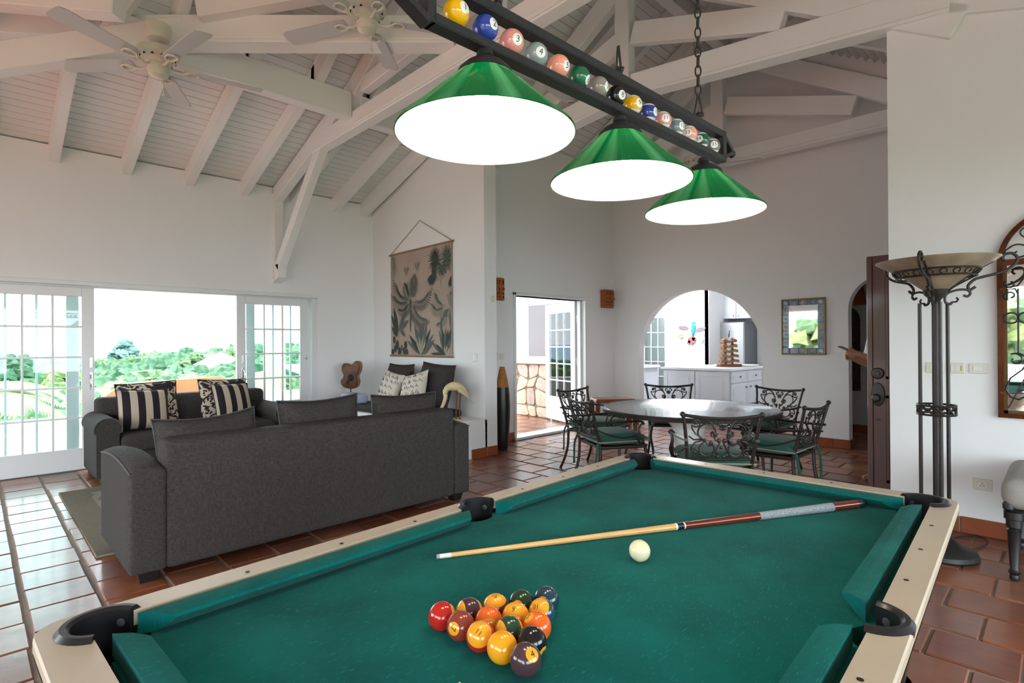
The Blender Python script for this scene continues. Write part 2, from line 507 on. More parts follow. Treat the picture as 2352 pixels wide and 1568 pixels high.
# two trusses over the dining room
def dining_truss(u, kpb, tie0, tie1, th, sb, st, name):
    g = sgroup(name); w = .12; vk = 3.2
    beam('king_post', (u,vk,kpb), (u,vk,5.3), .13, .17, g, up=Vector((0,1,0)))
    for sg in (1, -1):
        f = lambda v: vk+sg*(vk-v)
        beam('bottom_chord', (u,vk,tie0), (u,f(.55),tie1), w, th, g)
        beam('bottom_chord_cap', (u,vk,tie0-.01), (u,f(.55),tie1-.01), w+.05, .03, g)
        beam('strut', (u,vk,sb+.04), (u,f(1.70),st), w-.02, .22, g)
        beam('top_chord', (u,vk,5.13), (u,f(.55),3.50), w-.01, .22, g)
dining_truss(4.98, 3.95, 3.95, 3.69, .23, 4.47, 4.03, 'trim_truss_near')
dining_truss(7.25, 3.80, 3.75, 3.73, .18, 4.39, 3.96, 'trim_truss_far')
g = sgroup('trim_wall_plate')
beam('wall_plate', (4.955,.93,3.785), (4.955,-2.2,2.83), .06, .16, g)

# ---- terracotta baseboards, tile by tile
def baseboard(name, p, q, h=.115, t=.014, L=.315, cut=.09):
    p, q = Vector((*p,0)), Vector((*q,0)); d = (q-p); D = d.length; d.normalize()
    g = sgroup(name); a = 0; first = True
    nrm = Vector((-d.y, d.x, 0))
    g2 = MB(); g2.box((0,-.001,0),(D,t*.55,h-.004), Matrix(((d.x,nrm.x,0,p.x),(d.y,nrm.y,0,p.y),(0,0,1,0),(0,0,0,1))))
    g2.build('joint_bed', grout_m, g, smooth=False)
    while a < D-.02:
        l = min(L if not first else L*.55, D-a); first = False
        m = MB(); m.bevbox((a+.004,0,0),(a+l-.004,t,h), .004, Matrix(((d.x,nrm.x,0,p.x),(d.y,nrm.y,0,p.y),(0,0,1,0),(0,0,0,1))))
        m.build('baseboard_tile', base_tile_m, g, smooth=False); a += l
    return g
baseboard('baseboard_arches', (7.8,1.89), (7.8,2.934))
baseboard('baseboard_arches', (7.8,4.919), (7.8,5.4))
baseboard('baseboard_right', (4.975,-2.8), (4.975,.932))
baseboard('baseboard_pier', (4.14,4.87-.0), (4.556,4.87)) if False else None
baseboard('baseboard_pier', (4.556,4.87), (4.14,4.87))
baseboard('baseboard_dining', (5.37,5.4), (4.70,5.4))
baseboard('baseboard_dining', (7.8,5.4), (7.05,5.4))
# jamb tiles inside the entry arch
baseboard('baseboard_entry_arch', (7.96,1.89), (7.8,1.89)) if False else None
g = sgroup('baseboard_entry_arch'); m = MB(); m.bevbox((7.79,1.874,0),(7.965,1.89,.115), .004); m.build('baseboard_tile', base_tile_m, g, smooth=False)
# low masonry bench under the palm hanging
bench = MB(); bench.bevbox((3.62,4.87,0),(4.40,7.58,.455), .012)
struct(bench.build('wall_bench', wall_m, smooth=False))

# ---- rooms beyond the arches
m = MB()
m.box((10.5,5.00,0),(10.62,9.0,2.75)); m.box((10.5,4.99,0),(11.7,5.08,2.75)); m.box((11.7,2.4,0),(11.82,5.08,2.75))
m.box((7.96,2.40,0),(11.8,2.52,2.75)); m.box((7.96,9.0,0),(10.6,9.12,2.75))
struct(m.build('wall_kitchen', wall_m, smooth=False))
m = MB(); m.box((7.8,5.58,0),(7.96,6.35,2.75)); m.box((7.8,7.6,0),(7.96,9.1,2.75)); m.box((7.8,6.35,2.1),(7.96,7.6,2.75)); struct(m.build('wall_kitchen', wall_m, smooth=False))
m = MB(); m.box((7.97,2.4,2.62),(11.8,9.1,2.72)); struct(m.build('ceiling_kitchen', ceil_m, smooth=False))
m = MB(); m.box((7.6,5.6,-.1),(12,9.2,-.004)); m.box((10.6,2.4,-.1),(12,5.6,-.004)); struct(m.build('floor_kitchen', base_tile_m, smooth=False))
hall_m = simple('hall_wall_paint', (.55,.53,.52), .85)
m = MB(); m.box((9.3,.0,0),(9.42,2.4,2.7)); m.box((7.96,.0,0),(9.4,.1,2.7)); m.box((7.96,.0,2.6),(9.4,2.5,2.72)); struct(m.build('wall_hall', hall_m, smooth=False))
g = sgroup('baseboard_hall'); m = MB(); m.bevbox((9.285,.1,0),(9.3,2.4,.12), .004); m.build('baseboard_tile', base_tile_m, g, smooth=False)
# ================================================================ DOORS AND WINDOWS
def glazed_leaf(name, w, z0, z1, cols, rows, stile, top, bot, loc, rz=0, th=.045, parent=None, mat=white_m, bar=.020):
    """glazed door leaf; x runs along its width from 0, y through it"""
    g = sgroup(name, loc, rz)
    m = MB()
    m.bevbox((0,-th/2,z0),(stile,th/2,z1), .004); m.bevbox((w-stile,-th/2,z0),(w,th/2,z1), .004)
    m.bevbox((stile,-th/2+.002,z0),(w-stile,th/2-.002,z0+bot), .004); m.bevbox((stile,-th/2+.002,z1-top),(w-stile,th/2-.002,z1), .004)
    m.build('door_frame', mat, g, smooth=False)
    gw = w-2*stile; gz0 = z0+bot; gh = z1-top-gz0
    for i in range(1, cols):
        m = MB(); x = stile+gw*i/cols; m.bevbox((x-bar/2,-th*.32,gz0),(x+bar/2,th*.32,gz0+gh), .003); m.build('muntin', mat, g, smooth=False)
    for j in range(1, rows):
        m = MB(); z = gz0+gh*j/rows; m.bevbox((stile,-th*.31,z-bar/2),(w-stile,th*.31,z+bar/2), .003); m.build('muntin', mat, g, smooth=False)
    m = MB(); m.box((.004,-.003,.004),(gw/cols-.004,.003,gh/rows-.004)); me = m.mesh('pane', glass_m, False)
    for i in range(cols):
        for j in range(rows):
            link('pane', me, g, (stile+gw*i/cols, 0, gz0+gh*j/rows))
    return g
def pull(g, x, z, side=-1, y=-.03):
    m = MB(); m.bevbox((x-.014,y,z-.095),(x+.014,y+.008,z+.095), .003)
    m.tube(cat([(x,y,z-.075),(x+side*.004,y-.035,z-.06),(x+side*.01,y-.05,z),(x+side*.004,y-.035,z+.06),(x,y,z+.075)],6), .008, 8)
    m.build('handle', chrome_m, g)
    m = MB(); m.bevbox((x-.012,y,z+.15),(x+.012,y+.008,z+.26), .003); m.tube([(x,y,z+.18),(x,y-.02,z+.18)], .009, 10)
    m.build('lock', chrome_m, g)
SL = dict(z0=.005, z1=2.0, cols=3, rows=5, stile=.112, top=.10, bot=.235)
d1 = glazed_leaf('door_1', .955, loc=(.009,7.60,0), **SL); pull(d1, .923, .97)
d2 = glazed_leaf('door_2', .955, loc=(-.118,7.66,0), **SL)
d3 = glazed_leaf('door_3', .955, loc=(2.447,7.60,0), **SL); pull(d3, .075, .965, 1)
m = MB(); m.tube([(.925,-.02,1.16),(.925,-.04,1.16)], .016, 12); m.tube([(.925,-.02,1.20),(.925,-.035,1.20)], .008, 10); m.build('lock', chrome_m, d3)
d4 = glazed_leaf('door_4', .955, loc=(2.585,7.66,0), **SL)
g = sgroup('trim_sliding_track')
m = MB(); m.bevbox((-.2,7.565,2.022),(3.56,7.60,2.07), .004); m.bevbox((-.2,7.60,2.0),(3.54,7.70,2.022), .003); m.build('head_rail', white_m, g, smooth=False)
m = MB(); m.bevbox((-.2,7.56,-.01),(3.54,7.72,.006), .003); m.build('floor_track', simple('dark_track',(.10,.09,.085),.6), g, smooth=False)
m = MB(); m.bevbox((3.46,7.585,0),(3.54,7.75,2.02), .004); m.build('side_jamb', white_m, g, smooth=False)

# French door in the dining wall: frame, one open leaf
g = sgroup('trim_french_frame')
for nme, a, b in (('jamb',(5.365,5.37,0),(5.405,5.60,2.07)), ('jamb',(6.99,5.385,0),(7.03,5.60,2.07)), ('head',(5.365,5.37,2.03),(7.06,5.60,2.075)), ('sill',(5.365,5.35,0),(7.03,5.60,.035))):
    m = MB(); m.bevbox(a, b, .004); m.build(nme, white_m, g, smooth=False)
m = MB(); m.bevbox((6.95,5.46,.03),(6.992,5.53,2.03), .003); m.bevbox((6.985,5.60,.03),(7.03,5.66,2.03),.003); m.build('door_stop', white_m, g, smooth=False)
fd = glazed_leaf('door_5', .97, loc=(6.945,5.55,0), rz=radians(71), z0=.03, z1=2.02, cols=3, rows=5, stile=.13, top=.16, bot=.40, th=.042)
m = MB()
for s in (1,-1):
    m.bevbox((.90,s*.025-.004,.86),(.93,s*.025+.004,1.10), .003); m.tube([(.915,s*.025,1.0),(.915,s*.07,1.0),(.82,s*.07,1.0)], .009, 8)
m.build('handle', chrome_m, fd)
for z in (.35,1.05,1.75):
    m = MB(); m.tube([(-.006,-.026,z-.05),(-.006,-.026,z+.05)], .010, 8); m.build('hinge', chrome_m, fd)
t = thing('door_stop', 'short chrome floor stop beside the open white French door', 'door stop', (7.19,6.28,.0))
m = MB(); m.lathe([(.03,0),(.03,.05),(.022,.06),(0,.06)], 16); m.build('stop_body', chrome_m, t)

# heavy wooden entrance door, folded back behind the right-hand wall
wood_dk = simple('mahogany', c('#46180c'), .35, var=.25, scale=9, stretch=(8,8,.6), coat=.3)
g = sgroup('door_6', (5.20,.20,0))
m = MB(); m.bevbox((0,0,.01),(.05,.925,2.045), .004)
m.build('door_slab', wood_dk, g, smooth=False)
for (a, b, z0, z1) in ((.12,.42,.22,.92),(.52,.80,.22,.92),(.12,.42,1.05,1.88),(.52,.80,1.05,1.88)):
    m = MB()
    for (p, q) in (((-.008,a,z0),(0,b,z0+.025)),((-.008,a,z1-.025),(0,b,z1)),((-.008,a,z0),(0,a+.025,z1)),((-.008,b-.025,z0),(0,b,z1))): m.bevbox(p, q, .003)
    m.bevbox((-.006,a+.06,z0+.06),(0,b-.06,z1-.06), .005)
    m.build('door_panel', wood_dk, g, smooth=False)
m = MB(); m.bevbox((-.012,.885,.02),(0,.925,2.03), .004); m.build('edge_strip', wood_dk, g, smooth=False)
Mx = T(-.004,.853,0) @ R(-pi/2,'Y')
m = MB(); m.lathe([(.046,0),(.046,.008),(.038,.016),(.020,.018),(.018,.028),(0,.028)], 20, T(-.004,.853,1.095) @ R(-pi/2,'Y')); m.build('deadbolt', bronze_m, g)
m = MB(); m.lathe([(.048,0),(.046,.010),(.030,.016),(0,.016)], 20, T(-.004,.853,.925) @ R(-pi/2,'Y') @ Matrix.Diagonal((2.0,1,1,1)))
m.lathe([(.012,.012),(.012,.035),(.03,.048),(.033,.065),(.022,.08),(0,.084)], 18, T(-.004,.853,.90) @ R(-pi/2,'Y')); m.build('door_knob', bronze_m, g)
m = MB(); m.lathe([(.014,0),(.013,.008),(0,.010)], 12, T(-.004,.853,.72) @ R(-pi/2,'Y') @ Matrix.Diagonal((.6,1.2,1,1))); m.build('viewer_bolt', bronze_m, g)

# ================================================================ OUTSIDE
pave_m = simple('terrace_stone', c('#b9b4ae'), .7, var=.10, scale=5)
tf = MB(); tf.box((-6,7.75,-.2),(9,12.6,-.04)); terrace = struct(tf.build('floor_terrace', grout_m, smooth=False))
m = MB(); m.bevbox((-.39,-.245,-.03),(.39,.245,0), .006); pm = m.mesh('paving_slab', pave_m, False)
for j in range(10):
    for i in range(9):
        link('paving_slab', pm, terrace, (-2.6+.8*i+(.4 if j%2 else 0), 8.02+.5*j, -.02+rng.uniform(-.002,.002)))
m = MB(); m.box((5.0,5.58,-.12),(7.8,7.75,-.02)); m.box((7.55,7.75,-.12),(9,9,-.02))
tf2 = struct(m.build('floor_side_terrace', grout_m, smooth=False))
m = MB(); m.bevbox((-.148,-.148,-.03),(.148,.148,0), .005); pmt = [None]*3
for k in range(3): pmt[k] = m.mesh('terracotta_paver', tiles_m[(0,2,6)[k]], False)
for i in range(9):
    for j in range(7): link('terracotta_paver', pmt[(i*2+j)%3], tf2, (5.16+.305*i, 5.74+.305*j, -.004))
m = MB(); m.bevbox((-6,11.9,-.1),(3.2,12.25,.13), .02); struct(m.build('wall_terrace_kerb', simple('white_render',(.82,.81,.79),.9), smooth=False))
render_m = MAT['white_render']
# unseen slab added above the sliding doors to block the sun
m = MB(); m.box((-4,7.78,2.55),(4.9,8.6,2.67)); struct(m.build('sun_blocker_eave', render_m, smooth=False))

# hillside, sea
green_m, nt, b = nmat('hillside_green'); b.inputs['Roughness'].default_value = .95; b.inputs['Specular IOR Level'].default_value = .1
tc = N(nt,'ShaderNodeTexCoord'); n1 = N(nt,'ShaderNodeTexNoise'); n1.inputs['Scale'].default_value = .35; n1.inputs['Detail'].default_value = 8
cr = N(nt,'ShaderNodeValToRGB'); nt.links.new(tc.outputs['Object'], n1.inputs[0]); nt.links.new(n1.outputs[0], cr.inputs[0])
e = cr.color_ramp.elements; e[0].position = .35; e[0].color = (.045,.095,.05,1); e[1].position = .7; e[1].color = (.17,.22,.13,1)
nt.links.new(cr.outputs[0], b.inputs['Base Color'])
def hgt(D, az):   # az: image-like bearing; hillside drops away and climbs gently to the right
    y = 70-85*max(0, min(1.25, (az+.95)/.55))*.62
    far = 1.36-max(14, y)/1252*D
    near = -1.2-.03*D
    t = max(0, min(1, (D-14)/110)); t = t*t*(3-2*t)
    return near*(1-t)+far*t if D < 125 else far-(D-125)*.06
FW2 = Vector((CAMF.x, CAMF.y)).normalized(); RT2 = Vector((CAMX.x, CAMX.y)).normalized()
def polar(D, az): p = FW2*D+RT2*D*az; return p.x, p.y
m = MB(); rr = random.Random(5)
DD = [13.2,15,17,20,24,29,35,42,50,60,72,86,100,115,130,150,175]
na = 70
vs = []
for D in DD:
    for i in range(na+1):
        az = -1.35+1.20*i/na; x, y = polar(D, az); vs.append((x, y, hgt(D, az)+rr.uniform(-.4,.4)*min(1, D/40)))
fs = [(j*(na+1)+i, j*(na+1)+i+1, (j+1)*(na+1)+i+1, (j+1)*(na+1)+i) for j in range(len(DD)-1) for i in range(na)]
m.add(vs, fs); hill = struct(m.build('hills', green_m))
m = MB(); m.box((-2500,120,-30.2),(6000,7000,-30)); struct(m.build('sea', simple('sea_water', (.16,.33,.47), .35), smooth=False))
# shrub canopy (past counting) as one stuff object
leafs = [simple('leaf_%s' % n, col, .9, var=.45, scale=1.6, spec=.1, det=8) for n, col in (('dark',(.05,.105,.06)),('mid',(.09,.15,.075)),('light',(.20,.25,.10)))]
m = MB()
def clump(m, x, y, z, r, h, rr, n1=9, n2=6):
    off = [rr.uniform(.62,1.25) for _ in range(n1*(n2+1))]
    vs = []; fs = []
    for i in range(n2+1):
        t = pi*.62*i/n2
        for k in range(n1):
            q = off[i*n1+k] if i else off[0]; a = 2*pi*k/n1
            vs.append((x+r*sin(t)*cos(a)*q, y+r*sin(t)*sin(a)*q, z+h*(cos(t)*q)))
    for i in range(n2):
        for k in range(n1):
            l = (k+1)%n1; fs.append((i*n1+k,(i+1)*n1+k,(i+1)*n1+l,i*n1+l))
    m.add(vs, fs)
for _ in range(1500):
    D = 14+rr.random()**1.6*115; az = -1.2+1.0*rr.random(); x, y = polar(D, az)
    if y < 12.8 and x < 3.4: continue
    r = rr.uniform(.5,1.3)*(.6+D/55); m.m = rr.choice((0,1,1,2) if D < 45 else (0,0,1))
    clump(m, x, y, hgt(D,az)-.2*r, r, r*rr.uniform(.5,1.0), rr)
o = m.build('shrubs', leafs, smooth=False); o['kind'] = 'stuff'; o['label'] = 'dense green shrubs covering the hillside beyond the terrace'; o['category'] = 'shrubs'
# single trees on the skyline
trunk_m = simple('bark', (.13,.09,.06), .9, var=.3, scale=14)
blue_leaf = simple('leaf_hazy', (.10,.17,.16), .95, var=.3, scale=1.0, spec=.1)
def tree(D, az, h, r, label, mat):
    x, y = polar(D, az); z = hgt(D, az)-.4
    t = thing('tree', label, 'tree', (x,y,z))
    m = MB(); m.tube([(0,0,0),(.05*h,0,h*.4),(.02*h,.03*h,h*.8)], [.05*h,.035*h,.015*h], 7); m.build('trunk', trunk_m, t)
    m = MB()
    for _ in range(26):
        a = rr.uniform(0, 2*pi); q = rr.random()**.5*r; zz = h*rr.uniform(.3,.95)
        clump(m, q*cos(a)*(1.25-zz/h), q*sin(a)*(1.25-zz/h), zz, r*.30, r*.34, rr, 7, 5)
    m.build('crown', mat, t, smooth=False)
tree(95, -.712, 5.2, 2.6, 'tall hazy blue tree standing alone on the hill skyline', blue_leaf)
tree(70, -.585, 2.2, 2.0, 'round green tree on the skyline left of the white house', leafs[1])
tree(84, -.50, 3.0, 2.6, 'broad green tree on the skyline behind the white house', leafs[1])
tree(50, -.92, 3.2, 2.2, 'dark bushy tree low on the hill, left of the small palm', leafs[0])
tree(40, -.83, 2.2, 1.6, 'bright green rounded tree on the near slope behind the palm', leafs[2])
def palm(name, loc, h, nf, L, label, lean=(0,0), lf=26, mat=None, group=None, droop=1.0, wid=.30):
    t = thing(name, label, 'palm', loc)
    m = MB(); m.tube([(0,0,0),(lean[0]*.4,lean[1]*.4,h*.5),(lean[0],lean[1],h)], [.10*h/1.6,.07*h/1.6,.06*h/1.6], 9); m.build('trunk', trunk_m, t)
    for k in range(nf):
        a = 2*pi*k/nf+rr.uniform(-.2,.2); up = rr.uniform(.25,.8); fm = MB(); spine = []
        for i in range(lf+1):
            s = i/lf; rad = L*s*(1-.12*s); z = h+L*(up*s-droop*(.35+up*.55)*s*s)
            spine.append(Vector((lean[0]+rad*cos(a), lean[1]+rad*sin(a), z)))
        fm.tube(spine[::2], [.016*L*(1-.8*i/(lf/2)) for i in range(len(spine[::2]))], 5)
        side = Vector((-sin(a), cos(a), 0))
        for i in range(2, lf):
            s = i/lf; ll = L*wid*(sin(pi*min(1, s*.9+.1))**.6)
            for sg in (1,-1):
                p = spine[i]; d = (side*sg*.85+(spine[min(i+1,lf)]-spine[i-1]).normalized()*.75+Vector((0,0,-.35))).normalized()
                w = (spine[min(i+1,lf)]-spine[i-1]).normalized()*.022*L
                fm.add([p-w, p+d*ll*.5-w*.9+Vector((0,0,.01)), p+d*ll, p+d*ll*.5+w*.9, p+w], [(0,1,2,3,4)])
        fm.build('frond', mat, t, smooth=False)
    return t
frond_m = simple('palm_frond', (.26,.28,.10), .6, var=.3, scale=3)
palm('palm_tree', (-.35,13.9,-1.5), 1.9, 13, 2.0, 'large yellow-green palm just past the terrace, seen through the sliding door', mat=frond_m)
xx, yy = polar(42, -.845); palm('palm_tree', (xx,yy,hgt(42,-.845)), 2.8, 9, 1.6, 'small dark palm with thin fronds on the distant treeline', mat=leafs[0], lf=12)
# white house below
x, y = polar(58, -.545)
x, y = polar(62, -.535)
t = thing('house', 'white house with hipped pale roof among the trees on the hillside', 'house', (x,y,hgt(62,-.535)-.9), radians(20)); t.scale = (.6,.6,.75)
m = MB(); m.box((-3.2,-2.4,0),(3.2,2.4,2.6)); m.build('wall', render_m, t, smooth=False)
m = MB(); m.add([(-3.6,-2.8,2.6),(3.6,-2.8,2.6),(3.6,2.8,2.6),(-3.6,2.8,2.6),(-.6,0,4.3),(.6,0,4.3)], [(0,1,5,4),(1,2,5),(2,3,4,5),(3,0,4),(3,2,1,0)]); m.build('roof', simple('pale_roof',(.72,.70,.67),.8), t, smooth=False)
m = MB(); m.add([(-8.5,-2.2,1.0),(-4,-2.2,1.0),(-4,2.2,1.0),(-8.5,2.2,1.0),(-6.4,0,2.4),(-6,0,2.4)], [(0,1,5,4),(1,2,5),(2,3,4,5),(3,0,4),(3,2,1,0)]); m.box((-8.2,-2,-.5),(-4.2,2,1.0)); m.build('side_wing', MAT['pale_roof'], t, smooth=False)
for i in range(3):
    m = MB(); m.bevbox((-2.4+1.9*i,-2.46,.9),(-1.4+1.9*i,-2.38,2.0), .01); m.build('window', simple('far_shutter',(.45,.50,.52),.7) if i == 0 else MAT['far_shutter'], t, smooth=False)
# curved terracotta bench on the terrace
orange_m = simple('terracotta_stucco', c('#c8845c'), .85, var=.08, scale=10)
t = thing('terrace_bench', 'long terracotta orange bench with rounded back corners on the terrace', 'bench', (2.04,9.25,-.02), radians(2))
def backline(n=30):
    p = [(-.86,0)]
    p += [(-.86+.48*(1-cos(pi/2*i/12)), .40+.45*sin(pi/2*i/12)) for i in range(13)]
    p += [(.86-.20+.20*sin(pi/2*i/12), .885-.22*(1-cos(pi/2*i/12))) for i in range(13)]
    return p+[(.86,0)]
m = MB(); m.prism(backline(), -.02, .10, UZ); m.build('backrest', orange_m, t, angle=50)
m = MB(); m.bevbox((-.84,-.52,.12),(.84,-.02,.42), .05); m.build('seat', orange_m, t)
for sx in (-1,1):
    m = MB(); m.bevbox((sx*.78-.06,-.46,0),(sx*.78+.06,-.06,.13), .01); m.build('leg', orange_m, t)
for x in (.0,.62,-.55):
    m = MB(); m.lathe([(.012,0),(.010,.006),(0,.008)], 10, T(x,-.02,.80) @ R(pi/2,'X')); m.build('back_stud', chrome_m, t)
# stone column, hammock and pot seen through the right-hand sliding door
stone_m = simple('coral_stone', c('#b8ab97'), .85, var=.12, scale=9, bump=.2, bscale=30)
t = thing('stone_column', 'beige stone column on the terrace behind the right-hand sliding door', 'column', (3.93,10.12,-.02))
m = MB(); m.lathe([(.26,0),(.26,.12),(.24,.16),(.22,.26),(.24,.30),(.20,.36),(.175,.42),(.17,1.5),(.16,2.6),(.20,2.66)], 28); m.build('shaft', stone_m, t)
m = MB(); m.bevbox((-.24,-.24,2.66),(.24,.24,2.80), .02); m.build('capital', stone_m, t)
cloth_m = simple('hammock_cloth', (.80,.79,.77), .9)
t = thing('hammock', 'white cloth hammock slung beside the terrace stone column', 'hammock', (4.0,9.7,0))
def ham(a, b):
    x = -.25+1.3*a; w = .45*sin(pi*min(1, a+.05))**.7+.02; s = (b-.5)*2
    return (x, -.2+w*s*.8, 1.02-.30*sin(pi*a)+.22*s*s*sin(pi*a)+.15*a)
m = MB(); m.grid(ham, 16, 8); m.build('sling', cloth_m, t)
m = MB()
for k in range(4): m.tube([(-.25,-.2,1.02),(-.42-.05*k,-.05+.03*k,1.5+.05*k)], .008, 5)
m.build('cords', cloth_m, t)
pot_m = simple('pot_clay', c('#b4765a'), .8)
t = thing('clay_pot', 'terracotta pot with flowering plant by the stone column', 'pot', (4.35,9.60,.55))
m = MB(); m.lathe([(.09,0),(.14,.12),(.15,.22),(.17,.25),(.15,.26),(.13,.22)], 20); m.build('pot', pot_m, t)
m = MB()
for _ in range(10): clump(m, rr.uniform(-.1,.1), rr.uniform(-.1,.1), .28+rr.uniform(0,.12), .08, .09, rr, 6, 4)
m.build('plant', leafs[1], t, smooth=False)
m = MB(); m.bevbox((3.3,9.5,-.1),(7.5,9.72,.55), .02); struct(m.build('wall_terrace_parapet', render_m, smooth=False))
for i, (x, y, r, k) in enumerate(((4.75,10.6,.55,1),(6.2,10.9,.6,2),(3.3,10.9,.45,2))):
    t = thing('terrace_shrub', ('round green shrub behind the terrace parapet, right of the stone column','pale green shrub farthest right behind the terrace parapet','low bright shrub behind the terrace bench, left of the stone column')[i], 'shrub', (x,y,-.6))
    m = MB()
    for _ in range(40): clump(m, rr.uniform(-r,r)*.7, rr.uniform(-r,r)*.7, .7+rr.uniform(-.3,.5), r*.3, r*.32, rr, 7, 5)
    m.build('foliage', leafs[k], t, smooth=False)
    m = MB(); m.tube([(0,0,0),(.03,0,.8)], [.05,.03], 6); m.build('stem', trunk_m, t)
t = thing('terrace_chair', 'pale rounded chair back on the terrace behind the glass', 'chair', (3.25,9.0,-.02), radians(-30))
m = MB(); m.bevbox((-.22,-.22,.40),(.22,.22,.45), .015); m.build('seat', cloth_m, t)
m = MB(); m.prism([(-.10,.45),(.10,.45),(.20,.80),(.16,.92),(0,.95),(-.16,.92),(-.20,.80)], .19, .22, UZ); m.build('backrest', simple('rose_wicker',(.55,.42,.36),.8), t)
for sx in (-.19,.19):
    for sy in (-.19,.19):
        m = MB(); m.tube([(sx,sy,0),(sx,sy,.41)], .016, 8); m.build('leg', white_m, t)

# garden behind the camera (what the mirrors see)
m = MB(); m.box((-9,-4.0,-.2),(-3.4,9,-.03)); struct(m.build('floor_garden', base_tile_m, smooth=False))
m = MB(); m.box((-40,-25,-.4),(14,5.4,-.22)); struct(m.build('lawn', green_m, smooth=False))
m = MB(); m.bevbox((-8.8,-3,-.1),(-8.6,9,.72), .02); struct(m.build('wall_garden_parapet', render_m, smooth=False))
m = MB()
for _ in range(220): 
    m.m = rr.choice((1,1,2)); clump(m, -10.2+rr.uniform(-.6,.6), rr.uniform(-3,8), rr.uniform(0,2.1), .55, .5, rr, 8, 5)
o = m.build('hedge', leafs, smooth=False); tag(o, 'leafy green hedge across the garden, seen in the tall mirror', 'hedge')

# ---- stone bar on the side terrace, seen through the French door
t = thing('outdoor_bar', 'curved outdoor bar of pinkish fieldstone with thick white counter', 'bar', (7.36,6.50,-.004))
mort = simple('bar_mortar', c('#8d7668'), .95, var=.2, scale=30)
m = MB(); m.box((.03,.02,0),(.32,3.0,.98)); m.build('mortar_core', mort, t, smooth=False)
sm = [simple('field_stone_%s' % k, c(h), .9, var=.15, scale=12, bump=.4, bscale=25) for k, h in (('a','#b9a498'),('b','#c2ab96'),('c','#a8958c'))]
def cells(w, h, nx, nz, rr):
    P = [[(i*w/nx+(rr.uniform(-.3,.3)*w/nx if 0 < i < nx else 0), j*h/nz+(rr.uniform(-.28,.28)*h/nz if 0 < j < nz else 0)) for i in range(nx+1)] for j in range(nz+1)]
    for j in range(nz):
        for i in range(nx):
            yield [P[j][i], P[j][i+1], P[j+1][i+1], P[j+1][i]]
for q in cells(3.0, .97, 11, 4, rr):
    cx_, cz_ = sum(a for a, b in q)/4, sum(b for a, b in q)/4
    out = []
    for i in range(4):
        a, b2 = q[i], q[(i+1)%4]
        for s in (.14,.5,.86):
            x, z = a[0]+(b2[0]-a[0])*s, a[1]+(b2[1]-a[1])*s
            k = .955 if s == .5 else .93
            out.append((cx_+(x-cx_)*k, cz_+(z-cz_)*k))
    m = MB(); n = len(out); d = rr.uniform(.005,.02)
    m.add([(.035, y+.02, z) for y, z in out]+[(-.0-d+.012, cx_+.02+(y-cx_)*.93, cz_+(z-cz_)*.93) for y, z in out]+[(-d, cx_+.02, cz_)],
          [(i,(i+1)%n,n+(i+1)%n,n+i) for i in range(n)]+[(n+i,n+(i+1)%n,2*n) for i in range(n)])
    m.build('stone', sm[rr.randrange(3)], t, angle=60)
m = MB(); m.bevbox((-.10,-.02,.98),(.42,3.05,1.10), .015); m.build('counter_top', render_m, t, smooth=False)
m = MB(); m.bevbox((.02,.62,1.10),(.14,.86,2.35), .01); m.build('post', simple('pale_blue_post',(.55,.60,.66),.6), t, smooth=False)
m = MB(); m.bevbox((.10,.88,2.02),(.20,1.6,2.26), .01); m.build('valance', MAT['pale_blue_post'], t, smooth=False)
# ================================================================ POOL TABLE
def ring_mesh(m, outer, inner, z0, z1):
    bm = bmesh.new(); ed = []
    for loop in (outer, inner):
        vs = [bm.verts.new((x, y, z1)) for x, y in loop]
        ed += [bm.edges.new((vs[i], vs[(i+1) % len(vs)])) for i in range(len(vs))]
    bmesh.ops.triangle_fill(bm, use_beauty=True, use_dissolve=False, edges=ed)
    bm.verts.index_update()
    vs = [tuple(v.co) for v in bm.verts]; fs = [tuple(v.index for v in f.verts) for f in bm.faces]
    bm.free(); n = len(vs)
    vs2 = vs+[(x, y, z0) for x, y, z in vs]
    fs2 = fs+[tuple(i+n for i in f[::-1]) for f in fs]
    no, ni = len(outer), len(inner)
    fs2 += [(i, (i+1) % no, n+(i+1) % no, n+i) for i in range(no)]
    fs2 += [(no+i, no+(i+1) % ni, n+no+(i+1) % ni, n+no+i) for i in range(ni)]
    m.add(vs2, fs2)
def rrect(hx, hy, r, n=6):
    out = []
    for sx, sy, a0 in ((1,1,0),(-1,1,90),(-1,-1,180),(1,-1,270)):
        for i in range(n+1):
            a = radians(a0+90*i/n); out.append((sx*(hx-r)+r*cos(a), sy*(hy-r)+r*sin(a)))
    return out
def arcp(cx, cy, r, a0, a1, n=10): return [(cx+r*cos(radians(a0+(a1-a0)*i/n)), cy+r*sin(radians(a0+(a1-a0)*i/n))) for i in range(n+1)]
felt_m, nt, b = nmat('green_felt'); b.inputs['Roughness'].default_value = .95; b.inputs['Specular IOR Level'].default_value = .06; b.inputs['Sheen Weight'].default_value = .04
tc = N(nt,'ShaderNodeTexCoord'); n1 = N(nt,'ShaderNodeTexNoise'); n1.inputs['Scale'].default_value = 5; n1.inputs['Detail'].default_value = 8
cr = N(nt,'ShaderNodeValToRGB'); e = cr.color_ramp.elements; e[0].position = .3; e[0].color = (*c('#03504d'),1); e[1].position = .72; e[1].color = (*c('#066560'),1)
nt.links.new(tc.outputs['Object'], n1.inputs[0]); nt.links.new(n1.outputs[0], cr.inputs[0])
mp = N(nt,'ShaderNodeMapping'); mp.inputs['Scale'].default_value = (1,5,1); mp.inputs['Rotation'].default_value = (0,0,.5)
n2 = N(nt,'ShaderNodeTexNoise'); n2.inputs['Scale'].default_value = 55; n2.inputs['Detail'].default_value = 5
